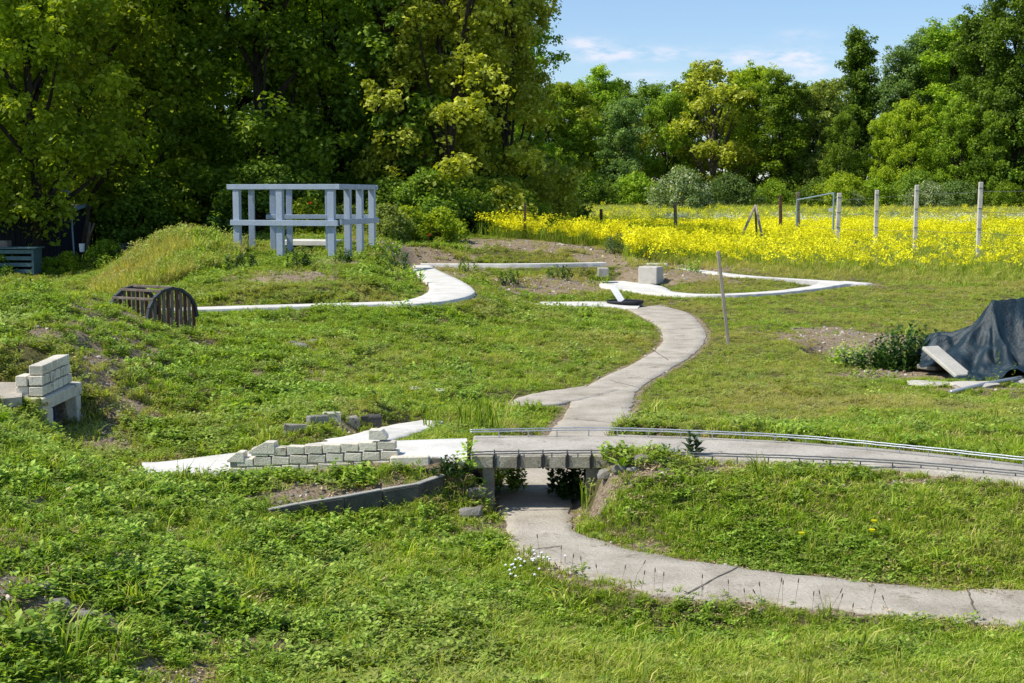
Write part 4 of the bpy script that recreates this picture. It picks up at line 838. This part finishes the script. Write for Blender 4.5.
shrub(683, 101, 'w', 'white', (.75,.75,.8), 'white flowering bush before the far wood behind the grey brown post'); shrub(856, 104, 'w', 'white', .4, 'small whitish bush low before the willow like tree, right of the gate'); shrub(845, 105, 'w', 'bright', .7, 'round bright green bush behind the gate'); shrub(935, 103, 'w', 'white', .55, 'whitish flowering bush behind the second fence post from the right')

# ------------------------------------------------------------ ground cover prototypes
PROTO = bpy.data.collections.new('plant_kinds')
def blades(g, n, h, spread, w_, lean, base=(0,0), curl=.5):
    V, Fc, col = [], [], []
    for i in range(n):
        a = g.random()*6.283; r = spread*math.sqrt(g.random()); x, y = base[0]+r*math.cos(a), base[1]+r*math.sin(a); hh2 = h*(.45+.75*g.random()); la = g.random()*6.283; ll = lean*g.random()*hh2
        dx, dy = math.cos(la), math.sin(la); sx_, sy_ = -dy*w_/2, dx*w_/2; o = len(V); fa = g.random()*1.5
        sx_, sy_ = (math.cos(fa)*sx_-math.sin(fa)*sy_, math.sin(fa)*sx_+math.cos(fa)*sy_)
        V += [(x-sx_, y-sy_, -.02), (x+sx_, y+sy_, -.02), (x+dx*ll*.4+sx_, y+dy*ll*.4+sy_, hh2*.6), (x+dx*ll*.4-sx_, y+dy*ll*.4-sy_, hh2*.6), (x+dx*ll*1.1+sx_*.2, y+dy*ll*1.1+sy_*.2, hh2*(1-curl*lean*.4)), (x+dx*ll*1.1-sx_*.2, y+dy*ll*1.1-sy_*.2, hh2*(1-curl*lean*.4))]
        Fc += [(o, o+1, o+2, o+3), (o+3, o+2, o+4, o+5)]; c = g.random()*.72 if g.random() > .13 else 1.0; col += [c, min(1, c+.1)]
    return V, Fc, col
def leaves(g, n, l, w_, tilt, spread=0, z0=.0, zr=.0):
    V, Fc, col = [], [], []
    for i in range(n):
        a = g.random()*6.283; ti = tilt*(.5+g.random()); r0 = spread*math.sqrt(g.random()); b0 = g.random()*6.283; x, y, z = r0*math.cos(b0), r0*math.sin(b0), z0+zr*g.random(); L_ = l*(.6+.6*g.random()); W_ = w_*(.7+.5*g.random())
        dx, dy = math.cos(a), math.sin(a); sx_, sy_ = -dy*W_/2, dx*W_/2; o = len(V); c1, s1 = math.cos(ti), math.sin(ti); c2, s2 = math.cos(ti*.4), math.sin(ti*.4)
        m = (x+dx*L_*.5*c1, y+dy*L_*.5*c1, z+L_*.5*s1); e_ = (m[0]+dx*L_*.5*c2, m[1]+dy*L_*.5*c2, m[2]+L_*.5*s2)
        V += [(x, y, z), (m[0]-sx_, m[1]-sy_, m[2]+W_*.12), m, (m[0]+sx_, m[1]+sy_, m[2]+W_*.12), e_]
        Fc += [(o, o+2, o+1, o+1), (o, o+3, o+2, o+2), (o+1, o+2, o+4, o+4), (o+2, o+3, o+4, o+4)]; c = g.random(); col += [c]*4
    return V, Fc, col
def stemleaves(g, n, h, l, w_, x0=0, y0=0, tilt=.5):
    V, Fc, col = [], [], []
    for k in range(n):
        v_, f_, c_ = leaves(g, 1, l*(1.15-.5*k/n), w_, tilt, 0, h*k/n+.01); o = len(V); V += [(p[0]+x0, p[1]+y0, p[2]) for p in v_]; Fc += [tuple(i+o for i in q) for q in f_]; col += c_
    return V, Fc, col
def proto(name, parts, mat):
    V, Fc, col = [], [], []
    for v, f_, c in parts: o = len(V); V += v; Fc += [tuple(i+o for i in q) for q in f_]; col += c
    me = bpy.data.meshes.new(name); me.from_pydata(V, [], [tuple(dict.fromkeys(q)) for q in Fc]); me.materials.append(mat); a = me.attributes.new('col', 'FLOAT', 'FACE'); a.data.foreach_set('value', col)
    return bpy.data.objects.new(name, me)
def scatter(name, protos, x, y, z, idx, rot, sc, dry, label=None):
    cl = bpy.data.collections.new(name+'_kinds')
    for o in protos: cl.objects.link(o)
    me = bpy.data.meshes.new(name); n = len(x); me.vertices.add(n); me.vertices.foreach_set('co', np.stack([x, y, z], 1).astype(np.float32).ravel())
    for nm, ty, dat in (('idx', 'INT', idx.astype(np.int32)), ('dry', 'FLOAT', dry.astype(np.float32)), ('rot', 'FLOAT_VECTOR', rot.astype(np.float32)), ('sc', 'FLOAT_VECTOR', sc.astype(np.float32))):
        a = me.attributes.new(nm, ty, 'POINT'); a.data.foreach_set('vector' if ty == 'FLOAT_VECTOR' else 'value', dat.ravel())
    ob = bpy.data.objects.new(name, me); COL.objects.link(ob); tag(ob, kind='stuff')
    ng = bpy.data.node_groups.new(name, 'GeometryNodeTree'); ng.interface.new_socket('Geometry', in_out='INPUT', socket_type='NodeSocketGeometry'); ng.interface.new_socket('Geometry', in_out='OUTPUT', socket_type='NodeSocketGeometry')
    gi = ng.nodes.new('NodeGroupInput'); go = ng.nodes.new('NodeGroupOutput'); ip = ng.nodes.new('GeometryNodeInstanceOnPoints'); ci = ng.nodes.new('GeometryNodeCollectionInfo')
    ci.inputs['Collection'].default_value = cl; ci.inputs['Separate Children'].default_value = True; ci.inputs['Reset Children'].default_value = True; ip.inputs['Pick Instance'].default_value = True
    def na(nm, ty): q = ng.nodes.new('GeometryNodeInputNamedAttribute'); q.data_type = ty; q.inputs['Name'].default_value = nm; return q.outputs[0]
    er = ng.nodes.new('FunctionNodeEulerToRotation'); K = ng.links.new
    K(gi.outputs[0], ip.inputs['Points']); K(ci.outputs[0], ip.inputs['Instance']); K(na('idx', 'INT'), ip.inputs['Instance Index']); K(na('rot', 'FLOAT_VECTOR'), er.inputs[0]); K(er.outputs[0], ip.inputs['Rotation']); K(na('sc', 'FLOAT_VECTOR'), ip.inputs['Scale']); K(ip.outputs[0], go.inputs[0])
    md = ob.modifiers.new('scatter', 'NODES'); md.node_group = ng; return ob
GM = leafmat('grass_blades', (.085,.15,.010), (.30,.44,.028), (.68,.64,.18), .35, dryc=(.55,.46,.17), gloss=.5)
WM = leafmat('weed_leaves', (.06,.12,.012), (.24,.38,.034), (.52,.62,.14), .28, dryc=(.42,.36,.13), gloss=.42)
SM = leafmat('straw_and_dead_leaves', (.20,.13,.06), (.46,.35,.17), (.66,.55,.33), .1, gloss=.8)
g = np.random.default_rng(5); PR = []
PR.append(proto('plant_00', [blades(g, 34, .07, .07, .006, .8)], GM))                       # short grass
PR.append(proto('plant_01', [blades(g, 26, .11, .055, .006, .8)], GM))                          # longer grass
PR.append(proto('plant_02', [blades(g, 16, .06, .06, .005, 1.1), leaves(g, 10, .03, .018, .5, .06, .01, .03)], GM))
PR.append(proto('plant_03', [leaves(g, 11, .085, .032, .55)], WM))                              # rosette
PR.append(proto('plant_04', [leaves(g, 34, .032, .026, .35, .085, .01, .05)], WM))              # creeping weed
PR.append(proto('plant_05', [leaves(g, 26, .042, .02, .7, .06, .01, .08), blades(g, 6, .1, .05, .005, .7)], WM))
PR.append(proto('plant_06', [blades(g, 16, .04, .09, .006, 2.2), leaves(g, 8, .03, .016, .2, .08, 0, .01)], SM))  # litter
PR.append(proto('plant_07', [blades(g, 22, .28, .06, .0075, .7)], GM))                          # tall grass
PR.append(proto('plant_08', [leaves(g, 9, .12, .04, .6)], WM))                                # big rosette
PR.append(proto('plant_09', [stemleaves(g, 9, .13*(.6+.6*g.random()), .06, .026, g.normal()*.05, g.normal()*.05, .6) for k in range(9)], WM))  # weed tussock
def rots(n, tilt=.25): return np.stack([nr.normal(size=n)*tilt*.5, nr.normal(size=n)*tilt*.5, nr.random(n)*6.283], 1)
BLOCK = [(-.36,.72,9.8,10.7)]
def veg_ok(x, y, z, dm):
    ok = dm > -.05*(fbm(x, y, .3, 777) > .5)-.012
    ok &= ~((x > -.33)&(x < .75)&(y > YF-.03)&(y < YB+.05))
    ok &= ~((x < x0+.0)&(x > x0-.95)&(y > y0-.0)&(y < y1+.05))
    ok &= ~((x > sx1-5.4)&(x < sx1+.1)&(y > 38.2)&(y < 41.5))
    s_ = (x-A.x)*da[0]+(y-A.y)*da[1]; t_ = (x-A.x)*db[0]+(y-A.y)*db[1]; ok &= ~((s_ > -.1)&(s_ < LW+.5)&(t_ > -.01)&(t_ < .12))
    ok &= ~((x > .47)&(x < .68)&(y > 9.55)&(y < 9.9)); ok &= ~((x > -.25)&(x < -.08)&(y > 9.7)&(y < 9.9))
    ok &= ~((x > ridge0[0]-.9)&(x < ridge0[0]+2.3)&(y > 16.95)&(y < 18.9))
    return ok
N_ = 340000
u = nr.uniform(-.44, .44, N_); v0, v1 = math.log(5.3), math.log(62); kk = .62
r_ = nr.random(N_); v = np.log(np.exp(kk*v0)+r_*(np.exp(kk*v1)-np.exp(kk*v0)))/kk; y = np.exp(v); x = u*y
z, dm = H(x, y, info=True); ok = veg_ok(x, y, z, dm); x, y, z, dm, u = x[ok], y[ok], z[ok], dm[ok], u[ok]
bb = bare(x, y, dm); n = len(x); rr2 = nr.random(n)
keep = rr2 > np.clip(bb*1.15-.12+.55*sstep(.54, .66, fbm(x, y, .26, 411))*(u < .04), 0, .93); keep &= ~((dm < .22)&(y > 33)&(rr2 < .7)); x, y, z, dm, u, bb = x[keep], y[keep], z[keep], dm[keep], u[keep], bb[keep]; n = len(x)
leftw = np.clip(1-sstep(-.17, -.0, u)+0*y, 0, 1)*(1-sstep(17, 24, y)); mound = ((y > 21)&(u < .1)).astype(float)*.55; leftw = np.maximum(leftw, mound)
rightlawn = sstep(.05, .16, u)*sstep(11, 13, y); pn_ = fbm(x, y, .55, 201); pn2 = fbm(x, y, 1.9, 202, 2)
pw = np.clip(.20+.30*leftw+(pn_-.5)*2.4-.12*rightlawn, .05, .85)      # share of broad leaved weeds
r1 = nr.random(n); r2 = nr.random(n); idx = np.where(r1 < pw, np.where(r2 < .2, 3, np.where(r2 < .62, 4, 5)), np.where(r2 < .5, 0, np.where(r2 < .78, 1, 2)))
idx = np.where(nr.random(n) < .15+.3*bb+.06*rightlawn, 6, idx); idx = np.where((nr.random(n) < .005)&(idx != 6), 8, idx)
idx = np.where((nr.random(n) < .004*(y < 12)+.2*(y > 42)+.06*(y > 34)*(u > .1))&(idx != 6), 7, idx)
idx = np.where((nr.random(n) < .05*leftw+.012*(y > 9)+.05*(y > 22)*(y < 38)*(u < .0))&(dm > .15), 9, idx)
dry = np.clip((pn2-.5)*1.6+.10+.28*rightlawn+.35*bb+nr.normal(size=n)*.2+.12*mound+.10*(y > 30), 0, .85)
dry = np.where(u < -.12, dry*.7, dry)*np.where(y < 12, .55, .85)
s = (.50+.45*nr.random(n))*(1+np.clip((y-9)/60, 0, .45))*(1-.3*rightlawn)*(.72+.55*np.clip((fbm(x, y, .45, 210)-.4)*2.2, 0, 1)); s *= np.where((dm < .06), .8, 1)
s *= np.where((y < 9.2)&(u > .0)&(dm > .04)&(dm < .2), .75, 1)
s = s*(1-.45*(1-sstep(.05, .5, dm))*(y > 12)); s = np.where((idx == 4)|(idx == 5)|(idx == 3), s*1.0, s); sc = np.stack([s*1.25, s*1.25, s*(.55+.55*nr.random(n)**2)], 1)
scatter('grass', PR, x, y, z, idx, rots(n, .35), sc, dry)

# gravel and clods on the bare patches
def rock_proto(k):
    mb = MB(); rough(mb, (0, 0, 0), (1, .75, .55), 900+k, 1); me = bpy.data.meshes.new('pebble_%02d' % k); me.from_pydata(mb.v, [], mb.f); me.materials.append([M['stone'], M['dirt'], M['dirt'], M['brick2']][k]); return bpy.data.objects.new('pebble_%02d' % k, me)
RP = [rock_proto(k) for k in range(4)]
N_ = 90000; u = nr.uniform(-.42, .42, N_); y = np.exp(nr.uniform(math.log(5.5), math.log(40), N_)); x = u*y; zz_, dm = H(x, y, info=True); bb = bare(x, y, dm)
k_ = (bb > .42+.3*nr.random(N_))&(dm > .01)&veg_ok(x, y, zz_, dm); x, y, zz_ = x[k_], y[k_], zz_[k_]; n = len(x); print('pebbles', n)
s = (.004+.016*nr.random(n)**3)*(1+np.clip((y-8)/14, 0, 1.8)); scatter('gravel', RP, x, y, zz_, nr.integers(0, 4, n), rots(n, 1), np.repeat(s[:, None], 3, 1), np.zeros(n))

# dry grass on the hump
HG = proto('hump_00', [blades(g, 26, .42, .10, .011, .55)], GM); HG2 = proto('hump_01', [blades(g, 22, .32, .10, .011, .9), leaves(g, 8, .09, .03, .8, .08, .05, .2)], GM)
n = 3600; cx0, cy0 = P(168, 245, 1.15)[:2]; a = nr.random(n)*6.283; r = np.sqrt(nr.random(n)); x = D(166,0,30)[0]+r*np.cos(a)*1.35; y = 30.0+r*np.sin(a)*3.4; z = H(x, y)
HG3 = proto('hump_02', [stemleaves(g, 12, .4*(.5+.6*g.random()), .10, .035, g.normal()*.1, g.normal()*.1, .6) for k in range(10)], WM)
scatter('tall_dry_grass', [HG, HG2, HG3], x, y, z, np.where(fbm(x, y, .7, 557)+.35*nr.random(n) > .74, 2, nr.integers(0, 2, n)), rots(n, .35), np.repeat((.4+.85*nr.random(n)**1.5+.5*(fbm(x, y, .8, 556)-.5))[:, None], 3, 1)*(1.1-.4*r[:, None]), np.clip(.42-.12*(x-x.mean())+1.6*(fbm(x, y, .9, 555)-.5)+nr.normal(size=n)*.25, 0, .95))
# meadow
YM = leafmat('yellow_flowers', (.74,.68,.015), (.84,.78,.02), (.90,.86,.05), .25, gloss=.8); 
def flowers(g, n, h, spread, s_, mat_i=0):
    V, Fc, col = [], [], []
    for i in range(n):
        a = g.random()*6.283; r = spread*math.sqrt(g.random()); c = np.array([r*math.cos(a), r*math.sin(a), h*(.72+.33*g.random())]); q = g.normal(size=(2, 3)); q[0] /= np.linalg.norm(q[0]); q[1] -= q[0]*(q[0]@q[1]); q[1] /= np.linalg.norm(q[1]); q *= s_*(.6+.8*g.random())/2; o = len(V)
        V += [tuple(c-q[0]), tuple(c+q[1]), tuple(c+q[0]), tuple(c-q[1])]; Fc.append((o, o+1, o+2, o+3)); col.append(g.random())
    return V, Fc, col
def twomat(name, fl, gr, mf, mg_):
    o = proto(name, [fl, gr], mf); o.data.materials.append(mg_); nf = len(fl[1])
    for i, p in enumerate(o.data.polygons): p.material_index = 0 if i < nf else 1
    return o
YP = [twomat('mustard_%02d' % k, flowers(g, 34, [.8,.66,.92][k], .22, .062), blades(g, 12, [.62,.5,.72][k], .18, .014, .35), YM, GM) for k in range(3)]
N_ = 60000; v0, v1 = math.log(35), math.log(104); kk = .8; r_ = nr.random(N_); y = np.exp(np.log(np.exp(kk*v0)+r_*(np.exp(kk*v1)-np.exp(kk*v0)))/kk); x = nr.uniform(-.045, .44, N_)*y
z = H(x, y, fine=False); pn_ = fbm(x, y, 5, 301); pn2 = fbm(x, y, 1.3, 302); pxx = 512+F*x/y; pyy = HZ+F*(CZ-z)/y
lo = np.interp(pxx, [440,480,500,560,600,650,760,830,900,960,1100], [244,250,256,260,262,256,254,244,237,232,230])       # where the flowers thin out in front
dens = np.clip(1.15-sstep(-10, 9, pyy-lo+(pn_-.5)*26), .012, 1); dens *= sstep(.24, .40, pn2*.6+pn_*.4+.08*(pyy < 240)); dens *= np.where(pxx > 860, 1-.4*sstep(236, 244, pyy), 1); dens *= 1-.95*sstep(66, 73, y+(pn_-.5)*12); dens *= (y > np.where(pxx < 625, 40.5, 37))
dens *= sstep(478, 505, pxx-(y > 56)*20)
keep = nr.random(N_) < dens; x, y, z = x[keep], y[keep], z[keep]; n = len(x); print('mustard', n)
scatter('yellow_flowers', YP, x, y, z-.03, nr.integers(0, 3, n), rots(n, .2), np.repeat((.42+.5*nr.random(n))[:, None], 3, 1), np.clip(nr.random(n)*.2, 0, 1))
UM = leafmat('white_flowers', (.45,.48,.38), (.62,.64,.54), (.78,.79,.72), .2, gloss=.8)
UP = [twomat('umbel_00', flowers(g, 18, .8, .2, .06), blades(g, 12, .75, .15, .014, .35), UM, GM)]
N_ = 1500; y = 68+nr.random(N_)*10; x = nr.uniform(.02, .44, N_)*y; keep = fbm(x, y, 6, 330) > .5; x, y = x[keep], y[keep]; n = len(x)
scatter('white_flowers', UP, x, y, H(x, y, fine=False), np.zeros(n, int), rots(n, .2), np.repeat((.6+.5*nr.random(n))[:, None], 3, 1), np.zeros(n))
MG = [proto('meadow_%02d' % k, [blades(g, 20, .55, .22, .02, .6)], GM) for k in range(2)]
N_ = 26000; v0, v1 = math.log(36), math.log(125); kk = .9; r_ = nr.random(N_); y = np.exp(np.log(np.exp(kk*v0)+r_*(np.exp(kk*v1)-np.exp(kk*v0)))/kk); x = nr.uniform(-.06, .46, N_)*y
s = (y > np.where(x/y < .08, 43.5, 36))*np.interp(y, [36, 45, 60, 100], [.35, .6, .8, 1.2])*(.7+.5*nr.random(N_)); 
scatter('meadow_grass', MG, x, y, H(x, y, fine=False), nr.integers(0, 2, N_), rots(N_, .3), np.stack([s*1.2, s*1.2, s*.8], 1), np.clip(.22+(fbm(x, y, 6, 340)-.5)*1.2+nr.normal(size=N_)*.15+.1*(y < 50), 0, .8))
# grass outside the picture, so the place goes on at both sides
N_ = 26000; sg_ = np.where(nr.random(N_) < .5, -1, 1); y = np.exp(nr.uniform(math.log(5), math.log(60), N_)); x = sg_*nr.uniform(.44, .8, N_)*y; z, dm = H(x, y, info=True); k_ = dm > 0; x, y, z = x[k_], y[k_], z[k_]; n = len(x)
P2 = [p.copy() for p in PR[:6]]
scatter('outer_grass', P2, x, y, z, nr.integers(0, 6, n), rots(n, .35), np.repeat((1.2+.5*nr.random(n))[:, None], 3, 1), np.clip(nr.random(n)*.4, 0, 1))

# ------------------------------------------------------------ single plants
def herb(name, label, cat, loc, parts, mats, group=None, rz=0, sc=1):
    r = thing(name, label, cat, loc, group); r.rotation_euler = (0, 0, rz); r.scale = (sc,)*3
    for nm, pt, mt in zip([p[0] for p in parts], [p[1] for p in parts], mats):
        o = proto(nm, pt, mt); COL.objects.link(o); o.parent = r
    return r
def ground(px, py, z): q = P(px, py, z); return (q[0], q[1], h1(q[0], q[1]))
def dense(g, n, rx, h, l, w_):
    """a leafy clump: many stems carrying leaves"""
    out = []
    for k in range(n):
        a = g.random()*6.283; r = rx*math.sqrt(g.random()); out.append(stemleaves(g, 12, h*(.6+.5*g.random())*(1-.35*(r/rx)**2), l, w_, r*math.cos(a), r*math.sin(a), .7))
    return out
DG = leafmat('dark_weed_leaves', (.018,.05,.010), (.042,.095,.02), (.09,.16,.04), .25, gloss=.4)
BG_ = leafmat('blue_green_thistle', (.05,.09,.05), (.09,.15,.085), (.16,.23,.14), .25, gloss=.5)
herb('thistle', 'blue green thistle growing by the near rail of the raised path', 'weed', ground(694,460,.36), [('leaves', dense(g, 5, .07, .20, .10, .035))], [BG_])
herb('weed_clump', 'spreading green weed left of the thistle on the raised path', 'weed', ground(668,460,.36), [('leaves', dense(g, 12, .11, .10, .09, .012))], [BG_])
herb('leafy_shrub', 'dark leafy shrub under the bridge against its right side wall', 'shrub', (.42, 10.25, .0), [('leaves', dense(g, 60, .16, .30, .055, .04))], [DG])
herb('leafy_shrub', 'green leafy weed under the bridge against its left side wall', 'shrub', (-.04, 10.5, .0), [('leaves', dense(g, 40, .15, .30, .05, .035))], [WM])
herb('creeper', 'green creeper climbing the left end of the bridge', 'climber', (-.34, YF-.05, .08), [('leaves', [(lambda t: ([(p[0]+dx, p[1]+dy, p[2]+dz) for p in t[0]], t[1], t[2]))(leaves(g, 9, .045, .032, .5, .05, 0, .05)) for dx, dy, dz in [(g.normal()*.05+.03, -.03-g.random()*.05, hz) for hz in np.linspace(-.02, .37, 22)]])], [WM])
herb('creeper', 'yellowish creeper hanging over the right end of the bridge', 'climber', (.66, YF-.05, .22), [('leaves', [(lambda t: ([(p[0]+dx, p[1]+dy, p[2]+dz) for p in t[0]], t[1], t[2]))(leaves(g, 7, .04, .028, .5, .05, 0, .05)) for dx, dy, dz in [(g.normal()*.08, -.02-g.random()*.05, hz) for hz in np.linspace(-.12, .15, 12)]])], [LM['pale']])
herb('weed_clump', 'tangle of weeds at the foot of the left bridge pier', 'weed', (-.42, 9.72, h1(-.42, 9.72)), [('leaves', dense(g, 16, .14, .13, .06, .03))], [DG])
herb('weed_clump', 'arching grass clump at the right side of the underpass mouth', 'weed', (.50, 9.68, h1(.5, 9.68)), [('leaves', [blades(g, 9, .24, .03, .010, .9)])], [GM])
herb('weed_clump', 'long leaved dock plant at the right side of the underpass mouth', 'weed', (.74, 9.5, h1(.74, 9.5)), [('leaves', [leaves(g, 12, .16, .035, .8)])], [WM])
herb('grass_clump', 'tall grass clump behind the left end of the bridge', 'grass clump', ground(480,432,.2), [('leaves', [blades(g, 90, .30, .20, .011, .6)])], [GM])
herb('grass_clump', 'low fresh green grass clump where the side path ends in the lawn', 'grass clump', ground(512,409,.03), [('leaves', [blades(g, 150, .13, .30, .010, .7), leaves(g, 30, .06, .03, .7, .28, 0, .03)])], [GM])
herb('grass_clump', 'smaller tall grass clump between the side path and the bridge', 'grass clump', ground(445,425,.2), [('leaves', [blades(g, 50, .20, .20, .010, .6)])], [GM])
herb('leafy_bush', 'dark green leafy bush in the dug hollow beside the sheet', 'shrub', (D(918,0,18.3)[0], 18.3, -.08), [('leaves', dense(g, 90, .42, .66, .14, .05)+[(lambda t: ([(p[0]-.45, p[1]+.1, p[2]*.7) for p in t[0]], t[1], t[2]))(q) for q in dense(g, 40, .35, .5, .12, .05)])], [DG])
herb('leafy_bush', 'lower green bush left of the dark one in the hollow', 'shrub', (D(872,0,18.9)[0], 18.9, -.12), [('leaves', dense(g, 60, .45, .42, .08, .04))], [WM])
herb('leafy_bush', 'small green tuft at the back left of the hollow', 'shrub', (D(838,0,19.6)[0], 19.6, -.2), [('leaves', dense(g, 16, .28, .25, .07, .03))], [WM])
herb('leafy_bush', 'low weeds on the front slope of the hollow', 'shrub', (D(884,0,17.4)[0], 17.4, -.15), [('leaves', dense(g, 24, .35, .24, .07, .03))], [WM])
herb('leafy_bush', 'green bush on the dirt bank behind the square concrete block', 'shrub', ground(622,258,.5)[:3], [('leaves', dense(g, 30, .45, .65, .12, .05))], [BG_])
herb('tall_weed', 'thin upright weed before the dark sheet', 'weed', ground(998,384,0), [('leaves', [stemleaves(g, 16, .38, .07, .02)])], [LM['bright']])
herb('tall_weed', 'shorter upright weed right of the thin one before the dark sheet', 'weed', ground(1014,383,0), [('leaves', [stemleaves(g, 12, .26, .06, .02)])], [LM['bright']])
herb('tall_weed', 'tall leafy weed at the left corner of the post frame', 'weed', ground(216,252,1.0), [('leaves', [stemleaves(g, 26, 1.0, .22, .06), stemleaves(g, 16, .7, .2, .05, .3)])], [WM])
herb('tall_weed', 'leafy weed by the upper left of the dark sheet', 'weed', ground(983,322,0), [('leaves', dense(g, 8, .15, .35, .08, .03))], [WM])
for i, (px, py, z_, s_, lb) in enumerate([(395,262,.8,.5,'dark weed clump on the right shoulder of the mound'),(375,270,.75,.45,'low weed clump in the middle of the mound front'),(300,268,.85,.4,'small weed clump below the post frame floor slab'),(410,275,.65,.4,'weed clump close to the bend of the curved white path'),(560,275,.35,.4,'weed tuft on the dirt slope under the white ledge'),(470,272,.4,.4,'weed tuft at the left of the dirt slope under the white ledge'),(510,283,.3,.35,'weed tuft low on the dirt slope'),(600,275,.3,.35,'weed tuft at the right end of the dirt slope'),(240,262,.9,.4,'weed clump below the left corner of the post frame'),(690,275,.2,.35,'weed tuft inside the white loop'),(120,575,.3,.14,'broad leaved weed above the bare soil at lower left'),(235,505,.25,.14,'weed clump at the left tip of the dark kerb'),(222,232,1.2,.6,'leafy bush on the right shoulder of the grassy hump'),(196,236,1.2,.45,'dark weedy clump on the top of the grassy hump'),(150,262,.9,.4,'green clump on the left flank of the grassy hump'),(385,243,1.1,.5,'bushy weed at the right foot of the post frame'),(340,265,.85,.35,'low weed right of centre on the mound front'),(30,300,.9,.3,'bright weed tuft on the left crest')]):
    herb('weed_clump', lb, 'weed', ground(px, py, z_), [('leaves', dense(g, 18, s_*.8, s_, s_*.28, s_*.12))], [[DG, WM][i % 2]])
for px, py, z_, lb in [(415,397,.15,'cream headed umbel plant in the lawn, the left one'),(440,398,.1,'cream headed umbel plant in the lawn, the right one')]:
    herb('umbel_plant', lb, 'flower', ground(px, py+3, z_), [('stem', [blades(g, 8, .12, .03, .006, .3)]), ('flower_head', [leaves(g, 40, .025, .02, .3, .055, .12, .02)])], [GM, LM['pale'] if False else UM])
RM = surf('poppy_red', (.62,.03,.008), (.75,.05,.01), None, 30, .6, .1, 60)
for px, py, y_, lb in [(310,203,36,'red poppy seen through the post frame'),(429,235,37,'red poppy beside the bright shrub near the plant sign'),(117,272,29,'red poppy at the left foot of the grassy hump'),(176,269,27.5,'orange red poppy on the right side of the grassy hump')]:
    q = D(px, py, y_); r = thing('poppy', lb, 'flower', (q[0], y_, q[2]-.3))
    mb = MB()
    for k in range(4): t = k*1.571; mb.add([(q[0], y_, q[2]-.03), (q[0]+.055*math.cos(t-.7), y_+.055*math.sin(t-.7), q[2]+.015), (q[0]+.07*math.cos(t), y_+.07*math.sin(t), q[2]+.03), (q[0]+.055*math.cos(t+.7), y_+.055*math.sin(t+.7), q[2]+.015)], [(0,1,2,3)])
    mb.build('petals', RM, r); MB().tube([(q[0], y_, q[2]-.5), (q[0], y_, q[2]-.03)], .008, 5).build('stem', M['crate'] if False else WM, r)
for px, py, z_ in [(259,322,.45),(276,322,.45),(801,552,0),(874,520,.2),(872,524,.2),(410,566,0)][:5]:
    q = ground(px, py+3, z_); r = thing('dandelion', 'small yellow dandelion like flower in the grass', 'flower', q, 'small yellow flowers in the grass'); mb = MB(); s_ = .02*max(1, q[1]/11)
    mb.tube([(q[0], q[1], q[2]+.06), (q[0], q[1], q[2]+.075)], [s_*.5, s_], 9); mb.build('flower_head', YM, r); MB().tube([(q[0], q[1], q[2]-.01), (q[0], q[1], q[2]+.06)], .002, 5).build('stem', WM, r)
# little white daisies before the underpass
cl_ = []
for k in range(26):
    px = 531+rnd.gauss(0, 13); py = 565+rnd.gauss(0, 4)
    q = ground(px, py, 0); r = thing('daisy', 'little white daisy in the patch below the underpass mouth', 'flower', q, 'white daisies below the underpass'); mb = MB(); mb.tube([(q[0], q[1], q[2]+.055), (q[0], q[1]-.002, q[2]+.06)], [.008, .007], 9); mb.build('flower_head', M['whitep'], r); MB().tube([(q[0], q[1], q[2]), (q[0], q[1], q[2]+.055)], .0015, 4).build('stem', WM, r)
# plantain seed heads along the near edge of the front path
SD = surf('brown_seed_head', (.10,.075,.045), (.16,.12,.07), None, 60, .9, .3, 90)
for k, px in enumerate([561,571,583,600,622,634,641,654,662,701,703,729,747,762,768,777,782,795,812,824,829,836,850,870,540,890]):
    t = np.interp(px, [528,600,720,860,940,1024], [552,574,596,611,618,624]); q = ground(px, t+rnd.uniform(2, 9), 0); hh3 = rnd.uniform(.09, .17); lx = rnd.gauss(0, .02)
    r = thing('plantain_stalk', 'thin plantain stalk with brown seed head at the near edge of the front path', 'plant', q, 'plantain stalks along the front path')
    pts = [(q[0], q[1], q[2]), (q[0]+lx*.3, q[1], q[2]+hh3*.55), (q[0]+lx, q[1], q[2]+hh3)]
    MB().tube(pts, .0009, 5).build('stem', SD, r); e_ = pts[-1]; MB().tube([e_, (e_[0]+lx*.05, e_[1], e_[2]+.008), (e_[0]+lx*.15, e_[1], e_[2]+.02), (e_[0]+lx*.2, e_[1], e_[2]+.028)], [.0015, .0036, .0032, .001], 7).build('seed_head', SD, r)
for cl in list(bpy.data.collections): pass
